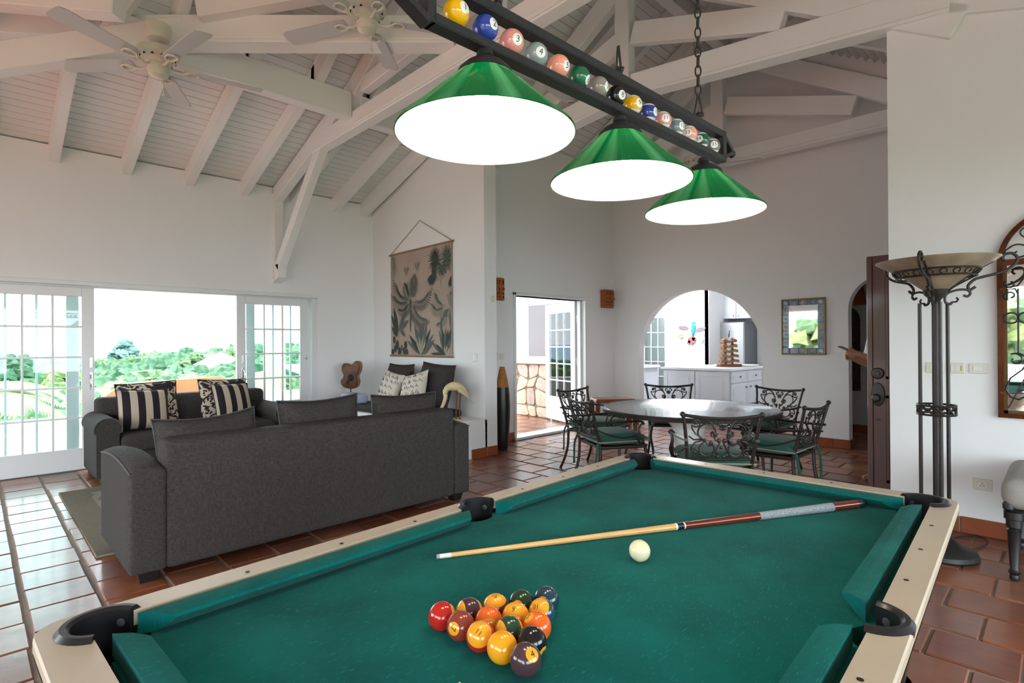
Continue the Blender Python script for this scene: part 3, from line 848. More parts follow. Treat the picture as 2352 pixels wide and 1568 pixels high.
nt.links.new(tc.outputs['Object'], mp.inputs[0]); nt.links.new(mp.outputs[0], n2.inputs[0])
c2 = N(nt,'ShaderNodeValToRGB'); c2.color_ramp.elements[0].position = .60; c2.color_ramp.elements[1].position = .80
nt.links.new(n2.outputs[0], c2.inputs[0])
n3 = N(nt,'ShaderNodeTexNoise'); n3.inputs['Scale'].default_value = 900; nt.links.new(tc.outputs['Object'], n3.inputs[0])
mx = N(nt,'ShaderNodeMixRGB', blend_type='MIX'); mx.inputs[2].default_value = (*c('#1d7f79'),1)
nt.links.new(c2.outputs[0], mx.inputs[0]); nt.links.new(cr.outputs[0], mx.inputs[1]); nt.links.new(mx.outputs[0], b.inputs['Base Color'])
bp = N(nt,'ShaderNodeBump'); bp.inputs['Strength'].default_value = .25; bp.inputs['Distance'].default_value = .001
nt.links.new(n3.outputs[0], bp.inputs['Height']); nt.links.new(bp.outputs[0], b.inputs['Normal'])
rail_m = simple('beige_laminate', c('#c2b49f'), .32, var=.05, scale=4, bump=.06, bscale=350, coat=.1)
plastic_m = simple('black_plastic', (.012,.012,.014), .28)
dark_m = simple('dark_void', (.004,.004,.004), .9)
PT = thing('pool_table', 'beige pool table with green-teal cloth and six black pockets', 'pool table', (1.2465,.837,0), radians(2.45))
ZR, ZC = .81, .768
inner = []
for cx_, cy_, a0, mid in ((1.042,.548,90,False),):
    pass
IX, IY, PR = 1.042, .549, .062
PC = {(1,1):(1.045,.545),(-1,1):(-1.045,.545),(-1,-1):(-1.045,-.545),(1,-1):(1.045,-.545)}
inner = arcp(1.045,.545,PR,-70,160,14)
inner += arcp(0,.560,.060,10,170,12)
inner += arcp(-1.045,.545,PR,20,250,14)
inner += arcp(-1.045,-.545,PR,110,340,14)
inner += arcp(0,-.560,.060,190,350,12)
inner += arcp(1.045,-.545,PR,200,430,14)
inner = [(x,y) for x,y in inner]
m = MB(); ring_mesh(m, rrect(1.139,.629,.055), inner, ZR-.035, ZR-.004)
# soft lip round the outside
for (r0, z0), (r1, z1) in zip([(0,ZR-.035),(.006,ZR-.028),(.006,ZR-.010),(.003,ZR-.004)], [(.006,ZR-.028),(.006,ZR-.010),(.003,ZR-.004),(0,ZR-.004)]):
    o1 = rrect(1.139+r0,.629+r0,.055+r0); o2 = rrect(1.139+r1,.629+r1,.055+r1); n = len(o1)
    m.add([(x,y,z0) for x,y in o1]+[(x,y,z1) for x,y in o2], [(i,(i+1)%n,n+(i+1)%n,n+i) for i in range(n)])
m.build('rail_top', rail_m, PT, smooth=False).location = (0,0,.004)
m = MB(); lay = [(.003,ZR-.03),(-.006,ZR-.06),(-.055,.66),(-.060,.60),(-.09,.60)]
for (a, za), (bb, zb) in zip(lay, lay[1:]):
    o1 = rrect(1.142+a,.632+a,.055); o2 = rrect(1.142+bb,.632+bb,.055); n = len(o1)
    m.add([(x,y,za) for x,y in o1]+[(x,y,zb) for x,y in o2], [(i,(i+1)%n,n+(i+1)%n,n+i) for i in range(n)])
m.build('apron', rail_m, PT, angle=25)
m = MB(); m.bevbox((-1.05,-.54,.42),(1.05,.54,.66), .01); m.build('cabinet', rail_m, PT, smooth=False)
for sx in (-1,1):
    for sy in (-1,1):
        m = MB(); m.add([(sx*.70,sy*.28,.42),(sx*.98,sy*.28,.42),(sx*.98,sy*.50,.42),(sx*.70,sy*.50,.42),(sx*.76,sy*.32,.03),(sx*.94,sy*.32,.03),(sx*.94,sy*.46,.03),(sx*.76,sy*.46,.03)], [(0,1,2,3),(4,7,6,5),(0,4,5,1),(1,5,6,2),(2,6,7,3),(3,7,4,0)])
        m.build('leg', rail_m, PT, smooth=False)
        m = MB(); m.lathe([(.05,0),(.05,.025),(.03,.035)], 14, T(sx*.85,sy*.39,0)); m.build('foot', plastic_m, PT)
# slate bed with cloth, cut away at the pockets
bed = arcp(1.045,.545,.078,-105+0,-165,8)[::-1]
def bedline():
    p = []
    p += arcp(1.045,-.545,.082,180,90,8)
    p += arcp(1.045,.545,.082,270,180,8)
    p += [(1.045-.082,.60)] if False else []
    p += [(.963,.575)] + arcp(0,.600,.072,-25,-155,10) + [(-.963,.575)]
    p += arcp(-1.045,.545,.082,0,-90,8)
    p += arcp(-1.045,-.545,.082,90,0,8)
    p += [(-.963,-.575)] + arcp(0,-.600,.072,155,25,10) + [(.963,-.575)]
    return p
m = MB(); m.prism(bedline(), ZC-.03, ZC); m.build('bed_cloth', felt_m, PT, smooth=False)
# cushions
def cushion(pts0, pts1):
    """cross-sections at both ends -> solid"""
    m = MB(); n = len(pts0); m.add(list(pts0)+list(pts1), [tuple(range(n))[::-1], tuple(range(n,2*n))]+[(i,(i+1)%n,n+(i+1)%n,n+i) for i in range(n)])
    return m.build('cushion', felt_m, PT, angle=30)
def prof(yb, sg):   # (across, z, how far the end is cut back 0..1)
    return [(sg*(yb-.003),ZR+.001,0),(sg*(yb-.030),ZR+.002,.5),(sg*(yb-.054),ZR-.004,.95),(sg*(yb-.057),ZR-.010,1),(sg*(yb-.048),ZR-.020,.9),(sg*(yb-.016),ZC+.0005,.35),(sg*(yb-.003),ZC+.0005,0)]
for sg in (1,-1):
    for a, b2 in ((.062,.985),(-.985,-.062)):
        ca = .040 if a > 0 else .055; cb = .055 if b2 > 0 else .040
        P0 = [(a+ca*k, y, z) for y, z, k in prof(.548,sg)]; P1 = [(b2-cb*k, y, z) for y, z, k in prof(.548,sg)]
        cushion(P0, P1)
    P0 = [(y, -.487+.055*k, z) for y, z, k in prof(1.042,sg)]; P1 = [(y, .487-.055*k, z) for y, z, k in prof(1.042,sg)]
    cushion(P0, P1)
# pockets
def pocket(cx_, cy_, ang, r, spread, deep=.0):
    def pth(rad, n=22):
        out = []
        for i in range(n+1):
            a = radians(ang-spread+2*spread*i/n); k = 1+deep*cos(radians(-spread+2*spread*i/n))
            out.append((cx_+rad*cos(a)*1, cy_+rad*sin(a)*1))
        return out
    m = MB()
    ri, ro = pth(r-.004), pth(r+.020)
    n = len(ri); zt = ZR+.010
    ro_m = pth(r+.012)
    vs = [(x,y,ZR-.11) for x,y in ri]+[(x,y,ZR+.004) for x,y in ri]+[(x,y,zt) for x,y in pth(r+.003)]+[(x,y,zt) for x,y in ro_m]+[(x,y,ZR+.001) for x,y in ro]+[(x,y,ZR-.11) for x,y in pth(r+.002)]
    fs = []
    for L in range(5):
        for i in range(n-1): fs.append((L*n+i, L*n+i+1, (L+1)*n+i+1, (L+1)*n+i))
    fs.append(tuple(L*n for L in range(6))); fs.append(tuple(L*n+n-1 for L in range(6))[::-1])
    m.add(vs, fs)
    o = m.build('pocket', plastic_m, PT, angle=40)
    m = MB(); m.lathe([(r+.014,ZR-.115),(0,ZR-.115)], 22, T(cx_,cy_,0)); m.build('pocket_base', dark_m, o, smooth=False)
    for s in (-1,1):
        a = radians(ang+s*(spread-22)); m = MB()
        m.lathe([(.009,0),(.008,.003),(0,.0045)], 12, T(cx_+(r-.003)*cos(a), cy_+(r-.003)*sin(a), ZR-.022) @ R(a,'Z') @ R(-pi/2,'Y')); m.build('rivet', simple('rivet_grey',(.06,.065,.075),.35) if 'rivet_grey' not in MAT else MAT['rivet_grey'], o)
for (sx, sy), (px, py) in PC.items():
    pocket(px-.002*sx, py-.002*sy, math.degrees(atan2(sy, sx)), .056, 112)
pocket(0,.563,90,.055,88); pocket(0,-.563,-90,.055,88)
m = MB(); m.lathe([(.0055,.0),(.0055,.0012),(0,.0014)], 12); sgm = m.mesh('sight', plastic_m)
for x in (-.75,-.5,-.25,.25,.5,.75):
    for y in (.588,-.592): link('sight', sgm, PT, (x,y,ZR-.0002))
for y in (-.25,0,.25):
    for x in (1.109,-1.109): link('sight', sgm, PT, (x,y,ZR-.0002))
# scrap of paper on the cloth
t = thing('paper_scrap', 'tiny torn white paper scrap on the cloth in front of the racked balls', 'paper', (.60,.735,ZC+.0005), .3)
m = MB(); m.add([(-.006,0,0),(0,.002,.003),(.005,-.001,.0005),(0,-.003,.001),(-.001,.008,.002),(.003,.006,.003),(-.003,-.007,.0015)], [(0,3,2,1),(1,4,5),(3,6,0)]); m.build('paper', simple('paper_white',(.8,.8,.78),.8), t, smooth=False)

# ================================================================ BALLS
def text_mesh(s, size, name='digits'):
    cu = bpy.data.curves.new('digits_curve', 'FONT'); cu.body = s; cu.size = size; cu.align_x = 'CENTER'; cu.align_y = 'CENTER'; cu.resolution_u = 3
    ob = bpy.data.objects.new('digits_tmp', cu); COL.objects.link(ob)
    bpy.context.view_layer.update()
    me = bpy.data.meshes.new_from_object(ob.evaluated_get(bpy.context.evaluated_depsgraph_get()))
    bpy.data.objects.remove(ob); bpy.data.curves.remove(cu)
    bm = bmesh.new(); bm.from_mesh(me); bmesh.ops.triangulate(bm, faces=bm.faces)
    for _ in range(2):
        long = [e for e in bm.edges if e.calc_length() > size*.22]
        if long: bmesh.ops.subdivide_edges(bm, edges=long, cuts=1); bmesh.ops.triangulate(bm, faces=bm.faces)
    bm.to_mesh(me); bm.free(); me.name = name
    return me
ink_m = simple('black_ink', (.01,.01,.01), .4)
def ball_mat(name, col, base, stripe, disc, half=.5, discr=.895):
    m, nt, b = nmat(name); b.inputs['Roughness'].default_value = .12; b.inputs['Coat Weight'].default_value = .4; b.inputs['Coat Roughness'].default_value = .05
    tc = N(nt,'ShaderNodeTexCoord'); vn = N(nt,'ShaderNodeVectorMath', operation='NORMALIZE'); sp = N(nt,'ShaderNodeSeparateXYZ')
    nt.links.new(tc.outputs['Object'], vn.inputs[0]); nt.links.new(vn.outputs[0], sp.inputs[0])
    cur = None
    def mix(a, bcol, fac):
        mx = N(nt,'ShaderNodeMixRGB'); nt.links.new(fac, mx.inputs[0])
        if isinstance(a, tuple): mx.inputs[1].default_value = (*a,1)
        else: nt.links.new(a, mx.inputs[1])
        mx.inputs[2].default_value = (*bcol,1); return mx.outputs[0]
    def gt(sock, v):
        ab = N(nt,'ShaderNodeMath', operation='ABSOLUTE'); nt.links.new(sock, ab.inputs[0])
        g = N(nt,'ShaderNodeMath', operation='GREATER_THAN'); nt.links.new(ab.outputs[0], g.inputs[0]); g.inputs[1].default_value = v; return g.outputs[0]
    out = col
    if stripe: out = mix(out, base, gt(sp.outputs[2], half))
    if disc: out = mix(out, disc, gt(sp.outputs[0], discr))
    if isinstance(out, tuple): b.inputs['Base Color'].default_value = (*out,1)
    else: nt.links.new(out, b.inputs['Base Color'])
    return m
def frame3(xd, zd):
    x = Vector(xd).normalized(); z = Vector(zd); z = (z-x*z.dot(x)).normalized(); y = z.cross(x)
    return Matrix(((x.x,y.x,z.x),(x.y,y.y,z.y),(x.z,y.z,z.z))).to_4x4()
class view_dir:
    """direction on a ball towards the viewer, turned off by (dx, dy) of the ball's radius"""
    def __init__(s, dx, dy, back=False): s.a = (dx, dy, back)
    def at(s, pos):
        dx, dy, back = s.a; q = max(.0, 1-dx*dx-dy*dy)**.5
        f = (Vector(pos)-cam.matrix_world.translation).normalized(); r = (CAMX-f*CAMX.dot(f)).normalized(); d = f.cross(r)
        return (r*dx+d*dy-f*(q if not back else -q)).normalized()
def num_on(ball_r, s, size, axis):
    me = text_mesh(s, size)
    for v in me.vertices:
        x, y = v.co.x, v.co.y
        p = Vector((ball_r, x, y)) if axis == 'x' else Vector((x, y, ball_r))
        v.co = p.normalized()*ball_r*1.008
    me.materials.append(ink_m); me.update(); return me
BR = .0286
YB = c('#eaa126')
m = MB(); m.sphere((0,0,0), BR, 32, 20); base_ball = m
def rack_ball(nm, col, row, colr, stripe, D, up, label, num=True, base=YB, size=.017):
    bx = -.555+.0498*col; by = -.022+.0575*((4-col)/2-row)
    cx_, sx_ = cos(radians(2.45)), sin(radians(2.45))
    x = 1.2465+bx*cx_-by*sx_; y = .837+bx*sx_+by*cx_
    D = D.at((x,y,ZC+BR))
    mt = ball_mat('ball_'+nm, c(colr), base, stripe, None if stripe else YB, half=.55, discr=.90)
    o = bpy.data.objects.new('billiard_ball', base_ball.mesh('billiard_ball', mt)); COL.objects.link(o)
    tag(o, label, 'billiard ball', 'racked pool balls')
    if stripe: M3 = frame3(D, up).to_3x3(); M3 = Matrix((M3.col[1], M3.col[2], M3.col[0])).transposed().to_4x4()
    else: M3 = frame3(D, up)
    o.matrix_world = T(x, y, ZC+BR) @ M3
    if num:
        lab = nm.split('_')[-1]
        n = link('number', num_on(BR, num, size, 'z' if stripe else 'x'), o)
    return o
UPV = -CAMD
rb = [
 ('red',0,0,'#b8231c',False,view_dir(.90,-.35),UPV,'plain red ball at the left corner of the racked balls','3'),
 ('wine_stripe',1,0,'#4a2c38',True,view_dir(-.93,.12),UPV,'yellow ball with a dark plum band, second in the back-left edge of the rack','12'),
 ('maroon_stripe',2,0,'#7d2f27',True,view_dir(-.12,-.80),UPV,'ball with yellow cap above a maroon band, middle of the rack back edge','15'),
 ('green',3,0,'#1d3a20',False,view_dir(.3,-.2,True),UPV,'plain dark green ball in the rack back edge','6'),
 ('navy',4,0,'#1f3b48',False,view_dir(.3,-.2,True),UPV,'plain slate-blue ball at the far corner of the rack','2'),
 ('maroon',0,1,'#8a3a2c',False,view_dir(-.52,.20),CAMX*.9+CAMD*.2,'maroon ball with number 7 disc facing left','7'),
 ('orange_stripe',1,1,'#e0651f',True,view_dir(0,.72),UPV,'orange ball with yellow cap turned down, inside the rack','13'),
 ('all_yellow',2,1,'#eaa126',True,view_dir(-.15,-.48),UPV,'yellow ball with number 9 inside the rack','9'),
 ('teal_stripe',3,1,'#23485a',True,view_dir(-.42,-.42),-UPV+CAMX*.3,'yellow and slate-blue ball with number 10 on the rack right edge','10'),
 ('red_stripe',0,2,'#b4241a',True,view_dir(-.15,-.22),UPV+CAMX*.5,'yellow and red ball with number 11 on the rack front edge','11'),
 ('green_stripe',1,2,'#224434',True,view_dir(-.88,.22),UPV,'yellow ball with dark green band in the middle of the rack','14'),
 ('orange',2,2,'#e8641f',False,view_dir(-.62,-.62),UPV,'plain orange ball on the rack right edge','5'),
 ('yellow',0,3,'#f0a318',False,view_dir(.3,-.1,True),UPV,'plain yellow ball on the rack front edge beside the brown ball','1'),
 ('black',1,3,'#14161a',False,view_dir(.74,.62),UPV,'black ball with disc low on its right, rack right edge','8'),
 ('brown',0,4,'#4a3338',False,view_dir(.45,-.28),UPV,'brown ball with number 4 at the front corner of the rack','4')]
for nm, col, row, cc, st, D, up, lab, num in rb:
    rack_ball(nm, col, row, cc, st, D, up, lab, num, size=.016 if len(num) == 1 else .014)
cue_m = simple('ivory_ball', c('#e2dab0'), .15, var=.05, scale=60, coat=.4)
m = MB(); m.sphere((0,0,0), BR, 32, 20); o = m.build('cue_ball', cue_m); tag(o, 'single ivory cue ball lying by the cue on the cloth', 'billiard ball'); o.location = (1.278,.807,ZC+BR+.0006)
# cue
P0 = Vector((.914,1.207,ZC+.007)); P1 = Vector((2.238,.507,ZC+.0155)); CL = (P1-P0).length
CU = bpy.data.objects.new('pool_cue', None); COL.objects.link(CU); tag(CU, 'pool cue with pale shaft, red-brown butt and grey wrap lying on the cloth', 'cue')
dx = (P1-P0).normalized(); CU.matrix_world = T(*P0) @ frame3(dx, (0,0,1))
def cr_(x): return .0064+.0088*(max(0,x)/CL)**1.15
def seg(name, a, b2, mat, n=2, extra=0):
    m = MB(); prof_ = [(cr_(a+(b2-a)*i/n)+extra, a+(b2-a)*i/n) for i in range(n+1)]
    m.lathe(prof_, 18, R(pi/2,'Y')); return m.build(name, mat, CU, angle=50)
maple = simple('maple_shaft', c('#d2a76b'), .25, var=.08, scale=6, stretch=(1,14,14), coat=.3)
rosew = simple('rosewood', c('#6a2412'), .22, var=.25, scale=7, stretch=(1,10,10), coat=.5)
wrap_m = simple('speckled_wrap', c('#5d666d'), .8, col2=c('#a9b3b8'), scale=420, det=2)
seg('tip', -.012, -.004, simple('leather_tip',(.28,.33,.40),.9)); seg('ferrule', -.004, .028, simple('ferrule_white',(.78,.76,.70),.35))
seg('shaft', .028, .738, maple, 8); seg('ring', .738, .746, MAT['ferrule_white']); seg('joint_collar', .745, .768, plastic_m, 2, .0003); seg('ring', .768, .773, MAT['ferrule_white'])
seg('forearm', .773, 1.058, rosew, 4); seg('wrap', 1.058, 1.366, wrap_m, 4, .0004); seg('butt', 1.366, 1.475, rosew, 3)
m = MB(); m.lathe([(cr_(1.475),1.475),(cr_(1.50),1.50),(.012,1.508),(.006,1.512),(0,1.512)], 18, R(pi/2,'Y')); m.build('bumper', plastic_m, CU)

# ================================================================ BILLIARD LIGHT
LX = Matrix.Translation((.738,.803,0)) @ R(radians(-1.6),'Z')
BL = thing('billiard_light', 'long black billiard lamp with three green glass shades and a row of balls', 'pendant lamp', (.738,.803,0), radians(-1.6))
iron_m = simple('black_lamp_iron', (.016,.016,.017), .5, bump=.15, bscale=180)
m = MB(); m.bevbox((-.15,-.017,1.938),(.985,.017,1.958), .003); m.build('lower_bar', iron_m, BL, smooth=False)
m = MB(); m.bevbox((-.15,-.017,2.016),(.985,.017,2.037), .003); m.build('upper_bar', iron_m, BL, smooth=False)
for s0, sg in ((.985,1),(-.15,-1)):
    m = MB(); m.bevbox((s0-.010,-.017,1.938),(s0+.010,.017,2.037), .002)
    m.bevbox((-.002,-.016,0),(.075,.016,.012), .002, T(s0,0,1.945) @ R(-sg*radians(28)+(pi if sg < 0 else 0),'Y') @ (R(0,'X')))
    m.bevbox((-.002,-.016,-.012),(.075,.016,0), .002, T(s0,0,2.032) @ R(sg*radians(32)+(pi if sg < 0 else 0),'Y'))
    m.tube([(s0+sg*.055,0,1.985),(s0+sg*.070,0,1.985)], .006, 8)
    m.sphere((s0+sg*.080,0,1.985), .013, 14, 9)
    m.build('end_bracket', iron_m, BL)
# glass shades
sh_m, nt, b = nmat('green_swirl_glass')
for n in list(nt.nodes): nt.nodes.remove(n)
out = N(nt,'ShaderNodeOutputMaterial'); pb = N(nt,'ShaderNodeBsdfPrincipled'); pb.inputs['Roughness'].default_value = .06; pb.inputs['Coat Weight'].default_value = .5; pb.inputs['Coat Roughness'].default_value = .03
tl_ = N(nt,'ShaderNodeBsdfTranslucent'); mx = N(nt,'ShaderNodeMixShader'); mx.inputs[0].default_value = .5
tc = N(nt,'ShaderNodeTexCoord'); mp = N(nt,'ShaderNodeMapping'); mp.inputs['Scale'].default_value = (1,1,0); nrm = N(nt,'ShaderNodeVectorMath', operation='NORMALIZE')
mq = N(nt,'ShaderNodeMapping'); mq.inputs['Scale'].default_value = (0,0,1.0); mq.inputs['Location'].default_value = (0,0,0)
ad = N(nt,'ShaderNodeVectorMath', operation='MULTIPLY_ADD'); ad.inputs[1].default_value = (2.2,2.2,2.2)
nz = N(nt,'ShaderNodeTexNoise'); nz.inputs['Scale'].default_value = 1.3; nz.inputs['Detail'].default_value = 3; nz.inputs['Distortion'].default_value = .35
cr = N(nt,'ShaderNodeValToRGB'); e = cr.color_ramp.elements; e[0].position = .38; e[0].color = (.0,.17,.045,1); e[1].position = .64; e[1].color = (.11,.42,.20,1)
nt.links.new(tc.outputs['Object'], mp.inputs[0]); nt.links.new(mp.outputs[0], nrm.inputs[0]); nt.links.new(tc.outputs['Object'], mq.inputs[0])
nt.links.new(nrm.outputs[0], ad.inputs[0]); nt.links.new(mq.outputs[0], ad.inputs[2]); nt.links.new(ad.outputs[0], nz.inputs[0]); nt.links.new(nz.outputs[0], cr.inputs[0])
nt.links.new(cr.outputs[0], pb.inputs['Base Color']); nt.links.new(cr.outputs[0], tl_.inputs[0])
nt.links.new(pb.outputs[0], mx.inputs[1]); nt.links.new(tl_.outputs[0], mx.inputs[2]); nt.links.new(mx.outputs[0], out.inputs[0])
wi_m, nt, b = nmat('white_lining')
out = nt.nodes['Material Output']; b.inputs['Base Color'].default_value = (.84,.83,.76,1); b.inputs['Roughness'].default_value = .3
tl_ = N(nt,'ShaderNodeBsdfTranslucent'); tl_.inputs[0].default_value = (.85,.85,.8,1); mx = N(nt,'ShaderNodeMixShader'); mx.inputs[0].default_value = .22
nt.links.new(b.outputs[0], mx.inputs[1]); nt.links.new(tl_.outputs[0], mx.inputs[2]); nt.links.new(mx.outputs[0], out.inputs[0])
bulb_m, nt, b = nmat('lit_bulb'); b.inputs['Emission Color'].default_value = (1,.86,.66,1); b.inputs['Emission Strength'].default_value = 14
for k, s in enumerate((-.013,.437,.872)):
    zo = -.006*k
    m = MB(); m.lathe([(.007,1.94),(.016,1.938),(.018,1.928),(.013,1.924),(.022,1.920),(.040,1.911),(.053,1.899),(.057,1.890),(.052,1.890),(.03,1.905)], 28, T(s,0,zo)); m.build('shade_cap', iron_m, BL)
    m = MB(); m.lathe([(.046,1.900),(.052,1.893),(.1775,1.776),(.1785,1.772),(.1765,1.7715)], 64, cap=False); o = m.build('lamp_shade', sh_m, BL, angle=60); o.location = (s,0,zo)
    m = MB(); m.lathe([(.044,1.896),(.050,1.889),(.1745,1.7745),(.1768,1.7712)], 64, cap=False); q = m.build('shade_lining', wi_m, o, angle=60)
    m = MB(); m.lathe([(0,-.034),(.018,-.030),(.029,-.014),(.030,0),(.024,.020),(.015,.036),(.013,.055)], 20, T(s,0,1.838+zo)); m.build('bulb', bulb_m, BL)
    ld = bpy.data.lights.new('bulb_light','POINT'); ld.energy = 1.3; ld.color = (1,.90,.76); ld.shadow_soft_size = .03
    lo = bpy.data.objects.new('bulb_light', ld); COL.objects.link(lo); lo.location = LX @ Vector((s,0,1.795+zo))
# balls between the bars
LR = .026
bspec = [('1','#f2b705',0,(.70,-.42)),('2','#27449f',0,(.73,-.35)),('3','#e8998c',0,(.5,-.25)),('4','#8d9d9b',0,(.42,-.25)),('5','#f5a288',0,(.78,-.1)),('6','#1c6a48',0,(.88,.2)),('7','#8f8780',0,(.90,-.1)),('8','#15171b',0,(.65,-.2)),
 ('9','#efb106',1,(.72,-.1)),('10','#2b3f92',1,(.85,0)),('11','#e0968c',1,(.38,-.2)),('12','#76898f',1,(.72,-.1)),('13','#f2a08c',1,(-.1,-.1)),('14','#1d5a41',1,(-.2,-.1)),('15','#75706e',1,(.3,-.2))]
m = MB(); m.sphere((0,0,0), LR, 28, 18); lamp_ball = m
names = {'1':'yellow','2':'blue','3':'salmon','4':'grey-green','5':'peach','6':'green','7':'grey','8':'black','9':'yellow striped','10':'blue striped','11':'salmon striped','12':'blue-grey striped','13':'peach striped','14':'green striped','15':'grey striped'}
for i, (num, cc, st, (dx_, dy_)) in enumerate(bspec):
    mt = ball_mat('lamp_ball_'+names[num].replace(' ','_').replace('-','_')+'_%s' % 'abcdefghijklmno'[i], c(cc), (.78,.78,.72), bool(st), (.85,.85,.80), half=.60, discr=.90)
    o = link('billiard_ball', lamp_ball.mesh('billiard_ball', mt), BL)
    o['label'] = '%s ball number %s' % (names[num], num)
    D = view_dir(dx_, dy_).at(LX @ Vector((-.084+.0721*i,0,1.985))); up = Vector((0,0,1)) if st else UPV
    if st: D = Vector((D.x, D.y, D.z*.25)).normalized()
    o.matrix_local = T(-.084+.0721*i, 0, 1.9855-.0007*i) @ (R(radians(1.6),'Z') @ frame3(D, up))
    link('number', num_on(LR, num, .019 if len(num) == 1 else .0165, 'x'), o)
# hooks and chains
def hook(s, tri=True, r0=0):
    m = MB(); m.sphere((s,0,2.044), .011, 12, 8); m.tube([(s,-.012,2.045),(s,-.016,2.052),(s,0,2.060),(s,.016,2.052),(s,.012,2.045)], .003, 6); m.build('hook_eye', iron_m, BL)
    if tri:
        m = MB(); m.tube([(-.014,0,.0),(.014,0,0),(.002,0,.062),(-.002,0,.062)], .0032, 8, T(s,0,2.05) @ R(r0,'Z'), closed=True); m.build('hook_triangle', iron_m, BL)
hook(.432, True, radians(62)); hook(.842, True, radians(-40)); hook(.02, True, radians(40))
lm = MB(); lm.tube([(.0085*cos(2*pi*i/14), 0, .0175*sin(2*pi*i/14)) for i in range(14)], .0025, 6, closed=True); lme = lm.mesh('chain_link', iron_m)
for s in (.842,.02):
    rest = MB()
    for i in range(90):
        z = 2.128+.0295*i
        rz = radians(45 if i % 2 else -45)
        if z < 2.62 and s > .5: link('chain_link', lme, BL, (s,0,z), (0,0,rz))
        elif z < 4.6: rest.tube([(.0085*cos(2*pi*k/8), 0, .0175*sin(2*pi*k/8)) for k in range(8)], .0025, 4, T(s,0,z) @ R(rz,'Z'), closed=True)
    o = rest.build('chain', iron_m, BL); o['kind'] = 'stuff'
# ================================================================ SOFAS AND SOFT THINGS
def pillow_fn(w, h, t, ear=.0, sag=.0, pn=.5):
    def f(x, z):   # x, z in -1..1 -> half thickness
        return t/2*(max(0,1-abs(x)**2.6)**pn)*(max(0,1-abs(z)**2.6)**pn)
    def outline(x, z):
        k = 1-ear*(1-abs(x)**2)*abs(z)**3*.5; k2 = 1-ear*(1-abs(z)**2)*abs(x)**3*.5
        return x*w/2*k2, z*h/2*k-sag*h*(1-x*x)*max(0,z)**2
    return f, outline
def pillow(name, w, h, t, mat, parent=None, loc=(0,0,0), rot=(0,0,0), ear=.12, sag=0, piping=None, n=16, warp=None):
    f, ol = pillow_fn(w, h, t, ear, sag)
    m = MB(); wp = warp or (lambda x, z: 0)
    for sg in (1,-1):
        m.grid(lambda a, b2: (lambda x, z: (ol(x,z)[0], sg*f(x,z)+wp(x,z), ol(x,z)[1]))(2*a-1, 2*b2-1), n, n)
    o = m.build(name, mat, parent, angle=80); o.location = loc; o.rotation_euler = rot
    if piping:
        pts = []
        for i in range(n): pts.append((-1+2*i/n,-1))
        for i in range(n): pts.append((1,-1+2*i/n))
        for i in range(n): pts.append((1-2*i/n,1))
        for i in range(n): pts.append((-1,1-2*i/n))
        m = MB(); m.tube([(ol(x,z)[0], wp(x,z), ol(x,z)[1]) for x, z in pts], .005, 5, closed=True)
        m.build('piping', piping, o)
    return o
leg_m = simple('dark_sofa_leg', (.010,.008,.007), .5)
def soft(name, a, b2, r, parent, mat=None, fn=None, seg=3):
    d = [b2[i]-a[i] for i in range(3)]
    o = rbox(name, d, r, mat or sofa_m, parent, seg=seg)
    for v in o.data.vertices:
        v.co += Vector(((a[0]+b2[0])/2, (a[1]+b2[1])/2, a[2]))
        if fn: v.co = fn(v.co)
    return o
# ---- long sofa, its back to the pool table
S = thing('sofa', 'long charcoal linen sofa seen from behind, beside the pool table', 'sofa', (.615,3.655,0))
Wd, Dp = 2.475, .95
soft('base', (.02,.02,.07), (Wd-.02,Dp-.04,.30), .02, S)
m = MB()
soft('backrest', (.175,0,.06), (Wd-.155,.22,.80), .035, S, fn=lambda p: Vector((p.x, p.y+.02*max(0,p.z-.3), p.z)))
def arm(x0, x1, side):
    def fn(p):
        k = max(0, p.z-.55)/.11
        s = (p.x-x0)/(x1-x0)
        return Vector((p.x, p.y, p.z+k*(.025*sin(pi*s)+.035*sin(pi*min(1,p.y/Dp*1.0)))))
    bm = bmesh.new()
    o = rbox('arm', (x1-x0, Dp-.005, .58), .022, sofa_m, S, seg=3)
    bm.from_mesh(o.data); bmesh.ops.subdivide_edges(bm, edges=[e for e in bm.edges if e.calc_length() > .1], cuts=6, use_grid_fill=True); bm.to_mesh(o.data); bm.free()
    for v in o.data.vertices: v.co = fn(v.co+Vector(((x0+x1)/2, Dp/2, .065)))
    xo = x0+.004 if side < 0 else x1-.004
    m = MB(); m.tube([(xo, Dp*i/14+.002*(1 if i == 0 else -1), .638+.035*sin(pi*i/14)) for i in range(15)], .0055, 6); m.build('piping', pipe_m, o)
    return o
arm(0, .185, -1); arm(Wd-.165, Wd, 1)
for i in range(3):
    x0 = .19+.705*i; soft('seat_cushion', (x0+.004,.22,.30), (x0+.70,Dp+.02,.47), .045, S)
def wv(k): return lambda x, z: .02*sin(3*x+k)*max(0,z)
cw = (('',.485,.62,.50,.05,.86),('',1.255,.64,.50,.02,.905),('',2.01,.655,.46,-.03,.88))
for i, (_, xc, w, h, ry, zt) in enumerate(cw):
    pillow('back_cushion', w, h, .21, sofa_m, S, (xc+.01,.315,zt-h/2+.055), (radians(-9),-ry*.9,0), ear=.10, piping=pipe_m, warp=wv(i), sag=(.05,.03,.02)[i])
